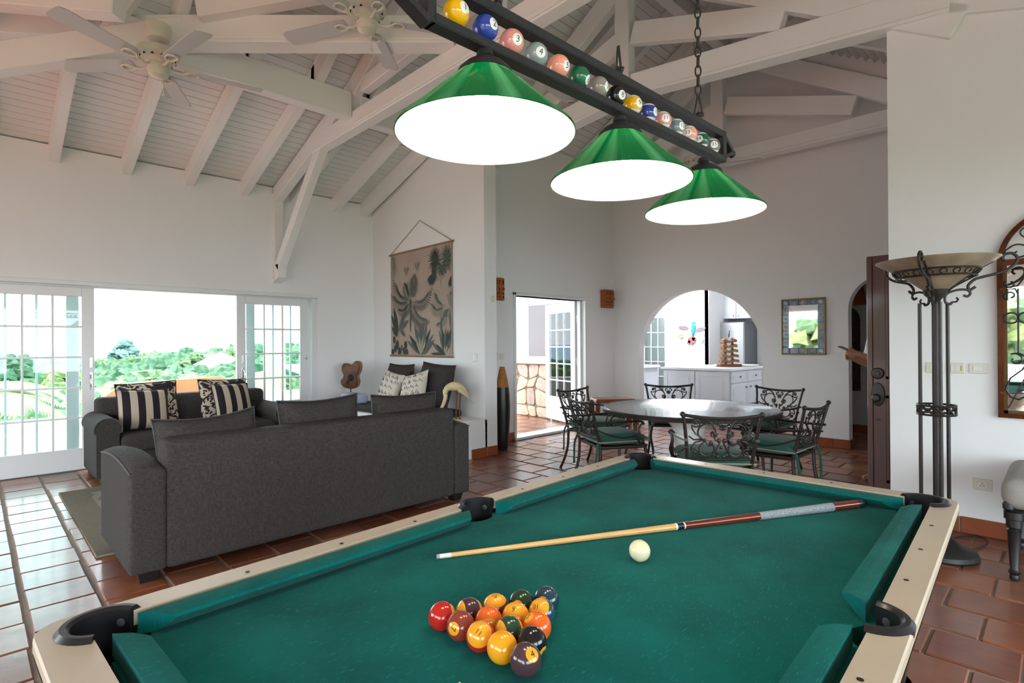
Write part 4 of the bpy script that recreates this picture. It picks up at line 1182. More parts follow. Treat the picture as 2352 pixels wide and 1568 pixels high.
for x in (.10,Wd-.10):
    for y in (.09,Dp-.10):
        m = MB(); m.add([(x-.055,y-.05,.07),(x+.055,y-.05,.07),(x+.055,y+.05,.07),(x-.055,y+.05,.07),(x-.04,y-.035,0),(x+.04,y-.035,0),(x+.04,y+.035,0),(x-.04,y+.035,0)], [(0,1,2,3),(4,7,6,5),(0,4,5,1),(1,5,6,2),(2,6,7,3),(3,7,4,0)])
        m.build('leg', leg_m, S, smooth=False)
# ---- loveseat by the sliding doors, facing the room
L = thing('loveseat', 'charcoal loveseat with scrolled arms in front of the sliding doors', 'sofa', (.835,6.56,0))
lw, ld_ = 1.93, .90
soft('base', (.02,.03,.07), (lw-.02,ld_-.02,.30), .02, L)
soft('backrest', (.10,ld_-.24,.28), (lw-.10,ld_,.80), .05, L)
for x0, x1 in ((0,.21),(lw-.21,lw)):
    m = MB(); pf = []
    pf += [(x0+.01,.07),(x1-.015,.07),(x1-.015,.50)]
    cx_ = (x0+x1)/2; pf += [(cx_+.115*cos(a), .535+.115*sin(a)) for a in [radians(q) for q in range(-15,196,14)]]
    pf += [(x0+.01,.50)]
    m.prism(pf, 0, ld_-.06, UZ); o = m.build('arm', sofa_m, L, angle=45)
    m = MB(); m.tube([(x, -.002, z) for x, z in pf[2:]], .006, 6); m.build('piping', pipe_m, o)
for i in range(2):
    x0 = .205+.762*i; soft('seat_cushion', (x0,-.03,.29), (x0+.757,ld_-.22,.465), .05, L)
for x in (.09,lw-.09):
    for y in (.08,ld_-.10):
        m = MB(); m.bevbox((x-.045,y-.045,0),(x+.045,y+.045,.075), .006); m.build('leg', leg_m, L, smooth=False)
# ---- throw pillows
def stripe_mat(name, c1, c2, w, n):
    m, nt, b = nmat(name); b.inputs['Roughness'].default_value = .9; b.inputs['Specular IOR Level'].default_value = .2
    tc = N(nt,'ShaderNodeTexCoord'); sp = N(nt,'ShaderNodeSeparateXYZ'); nt.links.new(tc.outputs['Object'], sp.inputs[0])
    a = N(nt,'ShaderNodeMath', operation='MULTIPLY_ADD'); a.inputs[1].default_value = n/w; a.inputs[2].default_value = 20.0
    nt.links.new(sp.outputs[0], a.inputs[0])
    f = N(nt,'ShaderNodeMath', operation='FRACT'); nt.links.new(a.outputs[0], f.inputs[0])
    g = N(nt,'ShaderNodeMath', operation='GREATER_THAN'); g.inputs[1].default_value = .5; nt.links.new(f.outputs[0], g.inputs[0])
    mx = N(nt,'ShaderNodeMixRGB'); mx.inputs[1].default_value = (*c1,1); mx.inputs[2].default_value = (*c2,1)
    nt.links.new(g.outputs[0], mx.inputs[0]); nt.links.new(mx.outputs[0], b.inputs['Base Color']); return m
str_m = stripe_mat('striped_cotton', c('#c9bba6'), c('#2e2a30'), .47, 3.5)
flo_m, nt, b = nmat('floral_cotton'); b.inputs['Roughness'].default_value = .9
tc = N(nt,'ShaderNodeTexCoord'); nz = N(nt,'ShaderNodeTexNoise'); nz.inputs['Scale'].default_value = 9; nz.inputs['Detail'].default_value = 1.5; nz.inputs['Distortion'].default_value = 2.6
cr = N(nt,'ShaderNodeValToRGB'); cr.color_ramp.interpolation = 'CONSTANT'; e = cr.color_ramp.elements; e[0].color = (*c('#2b272b'),1); e[0].position = 0; e[1].position = .50; e[1].color = (*c('#cdbfa8'),1)
nt.links.new(tc.outputs['Object'], nz.inputs[0]); nt.links.new(nz.outputs[0], cr.inputs[0]); nt.links.new(cr.outputs[0], b.inputs['Base Color'])
navy_m = simple('navy_piping', c('#2a2a36'), .85)
def loose(name, label, *a, **k):
    o = pillow(name, *a, **k); return tag(o, label, 'pillow')
loose('throw_pillow', 'black and cream striped pillow at the loveseat arm nearest the glass door', .48, .44, .15, str_m, None, (1.30,6.93,.675), (radians(-20),radians(3),radians(6)), ear=.08, piping=navy_m)
loose('throw_pillow', 'black and cream striped pillow leaning on the middle of the loveseat back', .46, .42, .15, str_m, None, (2.19,6.93,.70), (radians(-20),radians(2),radians(16)), ear=.08, piping=navy_m)
loose('throw_pillow', 'floral black and cream pillow half hidden behind the striped pillow by the arm', .58, .50, .14, flo_m, None, (1.375,7.10,.71), (radians(-14),radians(-2),0), ear=.10, piping=navy_m)
loose('throw_pillow', 'floral black and cream pillow behind the striped pillow in the middle of the loveseat', .56, .50, .14, flo_m, None, (2.14,7.08,.705), (radians(-14),radians(2),radians(8)), ear=.10, piping=navy_m)
# ---- cushions on the masonry bench
mt_m = simple('dark_mattress', (.020,.019,.020), .9, var=.2, scale=40)
o = rbox('bench_mattress', (.60,1.80,.09), .03, mt_m, None, (3.98,6.10,.457)); tag(o, 'dark grey seat mattress lying on the white masonry bench', 'mattress')
dk_m = weave('dark_cushion_cloth', (.024,.021,.020), (.046,.041,.038))
scr_m = simple('script_linen', c('#c4bcb0'), .9, var=.05, scale=60)
loose('bench_cushion', 'dark square cushion against the wall, under the palm hanging on its window side', .62, .54, .17, dk_m, None, (4.14,6.40,.825), (radians(-13),0,radians(-90)), ear=.14)
loose('bench_cushion', 'large dark square cushion against the wall beside the wooden flamingo', .68, .56, .18, dk_m, None, (4.10,5.52,.84), (radians(-13),radians(3),radians(-90)), ear=.12)
def scribbled(label, loc, rot, seed):
    w, h, t = .52, .44, .14
    o = loose('script_pillow', label, w, h, t, scr_m, None, loc, rot, ear=.10)
    f, ol = pillow_fn(w, h, t, .10)
    q = random.Random(seed); m = MB()
    for row in range(5):
        z = .72-.36*row+q.uniform(-.05,.05); x = -.85+q.uniform(0,.2)
        while x < .72:
            L_ = q.uniform(.2,.42); pts = []; ph = q.uniform(0,6); tall = q.uniform(.07,.15)
            for i in range(22):
                s = i/21; xx = x+L_*s+.03*sin(9*s*2+ph); zz = z+tall*sin(14*s+ph)*(1-.4*s)+.05*sin(5*s)
                xx = max(-.9,min(.9,xx)); zz = max(-.9,min(.9,zz)); p = ol(xx,zz); pts.append((p[0], f(xx,zz)+.0012, p[1]))
            m.tube(pts, .0022, 4, flat=(1,1)); pts2 = [(p[0], -p[1], p[2]) for p in pts]; m.tube(pts2, .0022, 4)
            x += L_+q.uniform(.08,.2)
    m.build('handwriting_print', ink_m, o)['kind'] = 'stuff'
scribbled('cream pillow printed with black handwriting, nearer the sliding doors', (3.95,6.30,.77), (radians(-20),radians(6),radians(-96)), 4)
scribbled('cream pillow printed with black handwriting, nearer the wooden flamingo', (3.92,5.72,.785), (radians(-20),radians(-12),radians(-88)), 9)
o = rbox('folded_blanket', (.20,.42,.13), .03, simple('pale_blue_cloth', c('#a9b6cc'), .9, var=.08, scale=30, stretch=(1,14,1)), None, (3.76,6.92,.548), seg=3); tag(o, 'pale blue folded blanket on the bench mattress, behind the sofa cushions', 'blanket')
# ---- rug
rug_m, nt, b = nmat('rug_weave'); b.inputs['Roughness'].default_value = .95
tc = N(nt,'ShaderNodeTexCoord'); wv_ = N(nt,'ShaderNodeTexWave'); wv_.inputs['Scale'].default_value = 2.2; wv_.inputs['Distortion'].default_value = 9; wv_.inputs['Detail'].default_value = 3
cr = N(nt,'ShaderNodeValToRGB'); e = cr.color_ramp.elements; e[0].position = .42; e[0].color = (*c('#6b6354'),1); e[1].position = .55; e[1].color = (*c('#857b6b'),1)
nt.links.new(tc.outputs['Object'], wv_.inputs[0]); nt.links.new(wv_.outputs[0], cr.inputs[0]); nt.links.new(cr.outputs[0], b.inputs['Base Color'])
rugb_m = simple('rug_border', c('#6a6150'), .95, var=.1, scale=40, bump=.3, bscale=300)
rt = thing('rug', 'flat taupe woven rug with darker border under the sofas', 'rug', (0,0,0))
m = MB(); m.bevbox((.75,4.54,.0015),(2.95,6.29,.013), .002); m.build('field', rug_m, rt, smooth=False)
m = MB(); ring_mesh(m, [(.56,4.35),(3.14,4.35),(3.14,6.48),(.56,6.48)], [(.75,4.54),(2.95,4.54),(2.95,6.29),(.75,6.29)], .0015, .014); m.build('border', rugb_m, rt, smooth=False)
m = MB(); m.tube([(.56,4.35,.009),(3.14,4.35,.009),(3.14,6.48,.009),(.56,6.48,.009)], .008, 6, closed=True); m.build('edge_binding', simple('rug_binding', c('#8b7d66'), .9), rt)
# ---- wooden burl sculpture
burl_m = simple('burl_wood', c('#3a2113'), .5, col2=c('#6d4526'), scale=9, bump=.2, bscale=16); bark_m = simple('light_burl_edge', c('#9c7650'), .7, var=.2, scale=20)
RA = atan2(CAMX.y, CAMX.x)
t = thing('burl_sculpture', 'dark polished burl wood sculpture on a thin rod in the corner', 'sculpture', (3.86,7.20,.457), RA-.25)
pts = [(-.05,-.19),(.03,-.20),(.10,-.17),(.13,-.10),(.115,-.02),(.15,.05),(.165,.12),(.15,.18),(.10,.20),(.055,.165),(.03,.135),(-.02,.15),(-.08,.165),(-.12,.13),(-.125,.06),(-.095,.0),(-.11,-.05),(-.145,-.10),(-.11,-.16)]
pp = [(p.x,p.y) for p in cat([(x,z,0) for x,z in pts+[pts[0]]],4)][:-1]
m = MB(); n = len(pp)
lay = [(.93,-.045),(1.0,-.030),(1.0,.045),(.9,.065)]
for k, y in lay: m.v += [(x*k, y, z*k+.46) for x, z in pp]
m.m = 0; m.face(tuple(range(n))); m.face(tuple(range(3*n,4*n))[::-1])
for L2 in range(3):
    m.m = 0 if L2 == 0 else 1
    for i in range(n): m.face((L2*n+i, L2*n+(i+1)%n, (L2+1)*n+(i+1)%n, (L2+1)*n+i))
m.build('burl', [burl_m, bark_m], t, angle=50)
m = MB(); m.lathe([(.05,0),(.035,.012),(.02,.03),(0,.03)], 12, T(.03,-.046,.42) @ R(pi/2,'X')); m.lathe([(.03,0),(.015,.01),(0,.012)], 10, T(-.02,-.046,.36) @ R(pi/2,'X')); m.build('knot_hollow', simple('burl_hollow',(.02,.010,.006),.7), t)
m = MB(); m.tube([(.0,0,0),(0,0,.28)], .008, 8); m.build('rod', black_m, t)
m = MB(); m.bevbox((-.09,-.06,0),(.09,.06,.02), .004); m.build('base', black_m, t, smooth=False)
# ---- wooden flamingo
t = thing('wooden_flamingo', 'pale carved wooden flamingo with thin brown legs and lowered neck on the bench end', 'figurine', (4.06,5.06,.457), RA)
fl_m = simple('pale_carved_wood', c('#cdbb93'), .6, var=.15, scale=12); fleg_m = simple('brown_twig', c('#6b3e26'), .6)
m = MB(); body = [(-.115,.325,.026),(-.105,.36,.034),(-.07,.385,.044),(-.02,.395,.054),(.04,.385,.052),(.085,.36,.040),(.12,.325,.022),(.15,.285,.006)]
m.tube(cat([(x,0,z) for x,z,_ in body],4), [body[0][2]+(0) if i == 0 else body[min(7,i//4)][2]+(body[min(7,i//4+1)][2]-body[min(7,i//4)][2])*(i%4)/4 for i in range(29)], 12)
m.build('body', fl_m, t)
m = MB(); nk = cat([(-.10,0,.365),(-.125,0,.335),(-.118,0,.27),(-.14,0,.19),(-.175,0,.12),(-.195,0,.06)],5); m.tube(nk, [.030-.016*i/len(nk) for i in range(len(nk))], 10)
m.sphere((-.198,0,.045), .016, 10, 7, sc=(1,1,1.3)); m.tube([(-.198,0,.035),(-.19,-.0,.012),(-.188,0,-.0)], [.010,.007,.003], 7); m.build('neck', fl_m, t)
m = MB(); m.tube([(.045,-.045,.36),(.10,-.05,.32),(.165,-.03,.255)], [.030,.022,.004], 8); m.build('wing_tip', fl_m, t)
for dx2, x2 in ((.02,.005),(.065,.045)):
    m = MB(); m.tube([(dx2,0,.36),(x2+.005,-.01,.18),(x2,0,.01)], [.010,.008,.007], 8); m.sphere((x2,0,.010), .014, 10, 6); m.build('leg', fleg_m, t)
m = MB(); m.lathe([(.05,0),(.05,.008),(0,.010)], 14, T(.03,0,0)); m.build('base', fl_m, t)
# ---- palm hanging
WH = thing('wall_hanging', 'tall taupe fabric wall hanging printed with grey-green palms, hung by a cord', 'wall hanging', (4.36,5.50,0))
fab_m = simple('taupe_canvas', c('#a8968a'), .9, var=.05, scale=3)
rod_m = simple('hanging_rod', c('#8a6a48'), .6)
ztop, zbot, W_ = 2.668, 1.185, 1.52     # local y runs from the pier side (0) towards the window (W_)
wx = lambda y: (y+.63)*.0369-.006       # follows the wall
m = MB(); m.grid(lambda a, b2: (wx(W_*a)-.012-.003*sin(9*a)*(1-b2), W_*a, zbot+(ztop-zbot)*b2), 24, 12); m.build('cloth', fab_m, WH)
for z, e_ in ((ztop,.035),(zbot,.02)):
    m = MB(); m.tube([(wx(-e_)-.014,-e_,z),(wx(W_+e_)-.014,W_+e_,z)], .013, 10); m.build('rod', rod_m, WH)
m = MB(); m.tube([(wx(-.02)-.014,-.02,ztop),(wx(.74)-.006,.745,3.06),(wx(W_)-.014,W_+.02,ztop)], .0045, 6); m.build('cord', simple('jute_cord', c('#9a8874'), .9), WH)
tones = [simple('print_%s' % n, c(h), .9) for n, h in (('dark','#39403c'),('mid','#566059'),('light','#8a8a78'),('faint','#9c8f84'),('pale','#b3a893'))]
PR = MB()
def tp(x, y):
    s = (x-90)/615; yt = 455-135*s; tt_ = 1-(y-yt)/(1470-yt); w = s*8.07/(6.97+s*1.10)
    return W_*(1-w), zbot+(ztop-zbot)*tt_
lay_n = [0]
def put(poly, tone):
    lay_n[0] += 1; off = .0155+.000004*lay_n[0]
    PR.m = tone; out = []
    for y, z in poly:
        y = max(.006, min(W_-.006, y)); z = max(zbot+.02, min(ztop-.02, z)); out.append((wx(y)-off, y, z))
    PR.add(out, [tuple(range(len(out)))])
def leaf(p, q, w, tone):
    p, q = Vector(p), Vector(q); d = q-p; n = Vector((-d.y,d.x)).normalized()*w
    put([p, p+d*.25+n*.8, p+d*.5+n, p+d*.78+n*.62, q, p+d*.78-n*.62, p+d*.5-n, p+d*.25-n*.8], tone)
def frond2(p, q, bend, ll, tone, nleaf=16, w=.007):
    p, q = Vector(p), Vector(q); d = q-p; nn = Vector((-d.y,d.x)).normalized(); L_ = d.length
    sp_ = [p+d*(i/nleaf)+nn*bend*L_*4*(i/nleaf)*(1-i/nleaf) for i in range(nleaf+1)]
    for i in range(2, nleaf+1):
        t_ = (sp_[i]-sp_[i-1]).normalized(); nl = Vector((-t_.y,t_.x)); k = ll*sin(pi*min(1,.18+.82*i/nleaf))**.7
        for sg in (1,-1): leaf(sp_[i], sp_[i]+(t_*.75+nl*sg*.8+Vector((0,-.25))).normalized()*max(.03,k), w, tone if sg > 0 else min(tone+1,2) if tone < 2 else tone)
    for i in range(nleaf): leaf(sp_[i], sp_[i+1], .003, tone)
def fan(cpt, r, a0, a1, n, tone):
    cpt = Vector(cpt)
    for i in range(n):
        a = radians(a0+(a1-a0)*i/(n-1)); leaf(cpt, cpt+Vector((cos(a)*.85,sin(a)))*r*(1-.12*(i%2)), .010, tone if i%3 else 0)
P = tp
for fx, fy in ((360,560),(250,610)): fan(P(fx,fy+60), .16, 60, 125, 8, 3)
frond2(P(110,640), P(105,470), .1, .09, 1, 10)
frond2(P(100,720), P(140,610), -.1, .09, 2, 8)
for q in ((600,800,596,640),(600,700,640,660),(596,720,520,650)): leaf(P(q[0],q[1]), P(q[2],q[3]), .012, 2)
fan(P(535,505), .20, 0, 340, 26, 0); fan(P(655,490), .21, 0, 340, 26, 1); fan(P(610,560), .17, 150, 390, 20, 1); fan(P(505,645), .18, 120, 330, 22, 0); fan(P(695,672), .15, 180, 300, 14, 0)
leaf(P(286,1240), P(290,940), .024, 1); leaf(P(288,1000), P(292,890), .034, 1)
for (qx, qy, bd, ll) in ((118,712,-.22,.15),(97,862,-.2,.13),(332,655,.04,.15),(300,700,-.05,.13),(505,800,.22,.14),(470,1125,.20,.17),(165,1015,-.22,.14),(230,740,-.1,.12)):
    frond2(P(290,905), P(qx,qy), bd, ll, 0 if qx != 300 else 1)
leaf(P(690,1200), P(686,985), .016, 1)
for (qx, qy, bd) in ((530,845,-.2),(495,950,-.25),(556,1160,-.25),(692,835,.1),(660,1060,.1)): frond2(P(640,955) if qx < 640 else P(685,985), P(qx,qy), bd, .12, 1, 14)
leaf(P(600,1250), P(598,1050), .020, 1)
leaf(P(165,1330), P(165,1190), .012, 2)
for q in ((165,1250,120,975,.045),(165,1240,250,985,.040),(170,1210,270,1108,.045),(180,1190,238,1280,.035),(160,1260,95,1050,.04),(160,1280,100,1180,.04)): leaf(P(q[0],q[1]), P(q[2],q[3]), q[4], 0 if q[2] < 200 else 1)
for q in ((250,1310),(275,1260),(325,1150),(352,1185),(380,1115),(415,1130),(452,1140),(490,1190),(522,1245),(532,1300),(505,1350)): leaf(P(395,1460), P(*q), .034, rng.choice((0,1,1)))
fan(P(395,1468), .30, 48, 132, 13, 4)
for q in ((500,1330),(490,1440),(545,1345),(575,1200),(610,1190),(640,1180),(668,1190),(700,1180),(700,1260)): leaf(P(640,1468), P(*q), .034, rng.choice((0,0,1)))
fan(P(650,1468), .16, 50, 130, 9, 4)
for (x_, y_, r_) in ((125,1310,.05),(110,1440,.05),(155,1360,.06),(178,1430,.06),(238,1360,.05),(200,1390,.04),(225,1420,.05),(135,1400,.05),(250,1440,.05)):
    cy0, cz0 = P(x_,y_); put([(cy0+r_*.75*cos(2*pi*k/12), cz0+r_*1.15*sin(2*pi*k/12)) for k in range(12)], 0 if r_ > .045 else 1)
PR.build('palm_print', tones, WH, smooth=False)
# ================================================================ DINING SET
mos_m, nt, b = nmat('mosaic_top'); b.inputs['Roughness'].default_value = .22; b.inputs['Coat Weight'].default_value = .3
tc = N(nt,'ShaderNodeTexCoord'); vo = N(nt,'ShaderNodeTexVoronoi'); vo.inputs['Scale'].default_value = 46
nz = N(nt,'ShaderNodeTexNoise'); nz.inputs['Scale'].default_value = 2.6; nz.inputs['Detail'].default_value = 2; nz.inputs['Distortion'].default_value = 1.2
cr = N(nt,'ShaderNodeValToRGB'); cr.color_ramp.interpolation = 'CONSTANT'; el = cr.color_ramp.elements
cols = [(0,'#33425c'),(.36,'#4d5f74'),(.42,'#58736c'),(.48,'#46585c'),(.53,'#66788a'),(.60,'#8f9da3'),(.64,'#53706b'),(.70,'#b9bdb2')]
el[0].position = 0; el[0].color = (*c(cols[0][1]),1); el[1].position = cols[1][0]; el[1].color = (*c(cols[1][1]),1)
for p, h in cols[2:]: q = el.new(p); q.color = (*c(h),1)
n2 = N(nt,'ShaderNodeTexNoise'); n2.inputs['Scale'].default_value = 3.3; n2.inputs['Detail'].default_value = 1; mpp = N(nt,'ShaderNodeMapping'); mpp.inputs['Location'].default_value = (5,3,1)
ca = N(nt,'ShaderNodeValToRGB'); ca.color_ramp.interpolation = 'CONSTANT'; e = ca.color_ramp.elements; e[0].position = 0; e[0].color = (0,0,0,1); e[1].position = .64; e[1].color = (1,1,1,1)
n3 = N(nt,'ShaderNodeTexNoise'); n3.inputs['Scale'].default_value = 2; cb = N(nt,'ShaderNodeValToRGB'); e = cb.color_ramp.elements; e[0].position = .4; e[0].color = (*c('#a8543c'),1); e[1].position = .6; e[1].color = (*c('#b79a4a'),1)
mx = N(nt,'ShaderNodeMixRGB'); edge = N(nt,'ShaderNodeTexVoronoi', feature='DISTANCE_TO_EDGE'); edge.inputs['Scale'].default_value = 46
eg = N(nt,'ShaderNodeMath', operation='LESS_THAN'); eg.inputs[1].default_value = .05; mx2 = N(nt,'ShaderNodeMixRGB'); mx2.inputs[2].default_value = (.12,.13,.13,1)
L_ = nt.links.new
L_(tc.outputs['Object'], vo.inputs[0]); L_(tc.outputs['Object'], edge.inputs[0]); L_(vo.outputs['Position'], nz.inputs[0]); L_(nz.outputs[0], cr.inputs[0])
L_(vo.outputs['Position'], mpp.inputs[0]); L_(mpp.outputs[0], n2.inputs[0]); L_(n2.outputs[0], ca.inputs[0]); L_(vo.outputs['Position'], n3.inputs[0]); L_(n3.outputs[0], cb.inputs[0])
L_(ca.outputs[0], mx.inputs[0]); L_(cr.outputs[0], mx.inputs[1]); L_(cb.outputs[0], mx.inputs[2])
L_(edge.outputs['Distance'], eg.inputs[0]); L_(eg.outputs[0], mx2.inputs[0]); L_(mx.outputs[0], mx2.inputs[1]); L_(mx2.outputs[0], b.inputs['Base Color'])
DT = thing('dining_table', 'round dining table with blue-grey fish mosaic top and white pedestal', 'dining table', (4.82,2.50,0))
m = MB(); m.lathe([(0,.738),(.775,.738),(.785,.741),(.790,.738),(.790,.728)], 72); m.build('mosaic_top', mos_m, DT)
m = MB(); m.lathe([(.789,.736),(.800,.738),(.805,.730),(.800,.700),(.70,.692),(.60,.690),(0,.690)], 72); m.build('rim', bronze_m, DT)
ped_m = simple('white_ceramic', (.75,.75,.72), .25, var=.04, scale=8)
m = MB(); m.lathe([(.34,0),(.36,.03),(.36,.16),(.33,.22),(.20,.26),(.14,.34),(.15,.55),(.24,.66),(.30,.69)], 40); m.build('pedestal', ped_m, DT)
m = MB(); m.tube([(.363*cos(a), .363*sin(a), .10+.035*sin(5*a)) for a in [2*pi*k/80 for k in range(80)]], .006, 6, closed=True); m.build('painted_line', black_m, DT)
for a in (200,245,150):
    m = MB(); m.sphere((0,0,0), .022, 12, 8, T(.352*cos(radians(a)),.352*sin(radians(a)),.07) @ R(radians(a),'Z'), sc=(.5,1.6,1)); m.build('gilt_motif', simple('gilt', c('#a9852f'), .35) if 'gilt' not in MAT else MAT['gilt'], DT)
cush_m = simple('bottle_green_cloth', c('#0f5446'), .85, var=.15, scale=10, bump=.1, bscale=200, sheen=.2)
cpip_m = simple('chair_piping', c('#9a9a86'), .8)
def yb(z, x=0): return -.215-(z-.45)*.28-.028*(1-(x/.25)**2)
def B3(x, z): return (x, yb(z,x), z)
def make_chair(label):
    t = thing('dining_chair', label, 'dining chair', (0,0,0), 0, 'green-cushioned wrought iron dining chairs')
    m = MB()   # back frame
    for s in (-1,1):
        m.tube(cat([B3(s*.225,.44),B3(s*.235,.60),B3(s*.252,.74),B3(s*.268,.835)],4), [.013]*13, 8)
        m.sphere(B3(s*.272,.842), .019, 10, 7); m.tube([B3(s*.262,.825),B3(s*.285,.848)], .013, 7)
    m.tube([B3(-.262+.524*i/12, .836-.022*sin(pi*i/12)) for i in range(13)], .012, 8)
    m.tube([B3(-.228+.456*i/8, .512-.006*sin(pi*i/8)) for i in range(9)], .008, 7)
    m.build('back_frame', bronze_m, t)
    m = MB()
    def cv(pts, r=.0062):
        for s in (-1,1): m.tube([B3(s*x, z) for x, z in pts], r, 6)
    cv(spiral(.178,.782,.012,.034,radians(-60),radians(330),16)+[(.205,.74),(.18,.70),(.14,.675)])
    cv(spiral(.105,.715,.060,.060,radians(-70),radians(215),18))
    cv([(.168,.79),(.14,.812),(.10,.80),(.07,.775),(.058,.74)])
    cv(spiral(.052,.700,.010,.026,0,radians(420),16)+[(.045,.66),(.02,.64)])
    cv(spiral(.022,.782,.006,.022,radians(200),radians(-150),14)+[(.004,.755),(.0,.73)])
    cv([(.225,.68),(.19,.655),(.15,.66),(.115,.645),(.09,.62)]+spiral(.075,.632,.018,.008,radians(-40),radians(-380),12))
    cv(spiral(.178,.560,.010,.030,radians(60),radians(-330),16)+[(.205,.60),(.18,.635),(.14,.65)])
    cv(spiral(.100,.590,.052,.052,radians(-210),radians(70),16))
    cv([(.16,.535),(.12,.522),(.07,.53),(.05,.56),(.03,.60),(.012,.64)])
    cv(spiral(.040,.560,.008,.022,radians(90),radians(450),12))
    for s in (-1,1):
        for x, z, r in ((.05,.700,.014),(.178,.782,.013),(.178,.560,.013),(.012,.745,.013),(.02,.655,.016),(.02,.535,.014),(.075,.634,.013),(.115,.655,.012),(.0,.60,.012)):
            m.sphere(B3(s*x,z), r, 8, 6, sc=(1,.6,1))
    m.build('scrollwork', bronze_m, t)
    m = MB()   # seat frame
    fr = [(-.235,-.215),(.235,-.215),(.265,.20),(.22,.245),(-.22,.245),(-.265,.20)]
    m.tube([(x,y,.425) for x, y in fr], .014, 8, closed=True); m.bevbox((-.23,-.20,.415),(.23,.225,.428), .004); m.build('seat_frame', bronze_m, t)
    for s in (-1,1):
        m = MB(); m.tube(cat([(s*.245,.215,.425),(s*.262,.225,.30),(s*.235,.205,.14),(s*.245,.225,.0)],5), [.017-.0004*i for i in range(16)], 8); m.build('leg', bronze_m, t)
        m = MB(); m.tube(cat([(s*.225,-.215,.43),(s*.228,-.225,.25),(s*.24,-.265,.10),(s*.25,-.31,.0)],5), .014, 8); m.build('leg', bronze_m, t)
        m = MB(); m.tube(cat([(s*.245,yb(.66),.655),(s*.275,-.10,.650),(s*.285,.08,.655),(s*.28,.16,.650),(s*.28,.185,.625)],5), .013, 8, flat=(1.3,.8))
        m.tube(cat([(s*.28,.175,.64),(s*.275,.14,.58),(s*.285,.17,.50),(s*.258,.20,.42)],5), .010, 7)
        m.tube(cat([(s*.28,.12,.645),(s*.275,.09,.58),(s*.28,.11,.52),(s*.262,.16,.45)],5), .008, 7)
        m.tube(cat([(s*.24,yb(.60),.60),(s*.27,-.14,.54),(s*.275,.0,.51),(s*.272,.12,.53)],5), .007, 6); m.build('arm', bronze_m, t)
    f, ol = pillow_fn(.51,.49,.135,.0,0,.30)
    m = MB()
    for sg in (1,-1): m.grid(lambda a, b2: (lambda x, z: (ol(x,z)[0], ol(x,z)[1]+.01, .490+sg*(f(x,z)*.9)))(2*a-1,2*b2-1), 12, 12)
    o = m.build('seat_cushion', cush_m, t, angle=80)
    n = 12; pts = [(-1+2*i/n,-1) for i in range(n)]+[(1,-1+2*i/n) for i in range(n)]+[(1-2*i/n,1) for i in range(n)]+[(-1,1-2*i/n) for i in range(n)]
    m = MB(); m.tube([(ol(x,z)[0], ol(x,z)[1]+.01, .475) for x, z in pts], .0045, 5, closed=True); m.build('piping', cpip_m, o)
    for s in (-1,1):
        m = MB(); m.tube(cat([(s*.23,-.235,.475),(s*.245,-.26,.40),(s*.238,-.27,.26),(s*.25,-.265,.20)],4), .009, 6, flat=(1.2,.4)); m.build('cushion_tie', cush_m, t)
    return t
# (place round the table, turned to face it)
CHS = [((4.03,1.90),38,'dining chair with its back to the pool table, nearest of the six'),
       ((4.86,1.72),88,'dining chair nearest the entrance door and small tiled mirror'),
       ((6.03,2.28),168,'far dining chair in front of the wall below the tiled mirror'),
       ((5.74,3.18),216,'far dining chair in front of the kitchen arch and white island'),
       ((4.80,3.55),272,'far left dining chair, half behind another, nearest the French door'),
       ((4.24,2.98),-28,'near left dining chair turned sideways, by the French door side of the table')]
ch0 = None
for (x, y), a, lab in CHS:
    a -= 90
    # the seat centre sits ahead of the back
    if ch0 is None:
        ch0 = make_chair(lab); ch0.location = (x,y,0); ch0.rotation_euler = (0,0,radians(a))
    else: dup(ch0, (x,y,0), radians(a), lab)
# little wooden stool behind the table
st_m = simple('reddish_stool_wood', c('#7a4526'), .5, var=.25, scale=9, stretch=(1,8,8))
t = thing('wooden_stool', 'low rustic brown wooden stool by the wall behind the dining table', 'stool', (5.95,4.15,0), RA+.1)
m = MB(); m.bevbox((-.26,-.17,.58),(.26,.17,.63), .012); m.build('seat', st_m, t, smooth=False)
for sx in (-1,1):
    for sy in (-1,1): m = MB(); m.add([(sx*.24-.03,sy*.14-.03,.58),(sx*.24+.03,sy*.14-.03,.58),(sx*.24+.03,sy*.14+.03,.58),(sx*.24-.03,sy*.14+.03,.58),(sx*.25-.022,sy*.15-.022,0),(sx*.25+.022,sy*.15-.022,0),(sx*.25+.022,sy*.15+.022,0),(sx*.25-.022,sy*.15+.022,0)], [(0,1,2,3),(4,7,6,5),(0,4,5,1),(1,5,6,2),(2,6,7,3),(3,7,4,0)]); m.build('leg', st_m, t, smooth=False)
for z in (.15,.38): 
    m = MB(); m.bevbox((-.24,-.02,z),(.24,.02,z+.05), .005); m.build('stretcher', st_m, t, smooth=False)

# ================================================================ STANDING LAMP, BIG MIRROR, BENCH, FITTINGS
TL = thing('floor_lamp', 'tall black iron torch lamp with scrolled arms and amber glass bowl', 'floor lamp', (4.376,.571,0))
m = MB(); m.lathe([(.205,0),(.21,.012),(.20,.035),(.13,.06),(.105,.085),(.08,.11),(.055,.12),(.03,.16),(.024,.20)], 36); m.build('base', black_m, TL)
m = MB(); m.lathe([(.021,.15),(.021,1.62)], 16); m.lathe([(.03,.15),(.033,.18),(.025,.22)], 16); m.build('pole', bronze_m, TL)
lam = RA-pi/2+.12
for k in range(3):
    a = lam+2*pi*k/3+pi/6+pi
    m = MB(); m.tube([(.085*cos(a),.085*sin(a),.12),(.085*cos(a),.085*sin(a),1.60)], .011, 10); m.build('side_rod', bronze_m, TL)
m = MB()
for z in (.888,.945): m.tube([(.100*cos(2*pi*i/40),.100*sin(2*pi*i/40),z) for i in range(40)], .007, 6, closed=True)
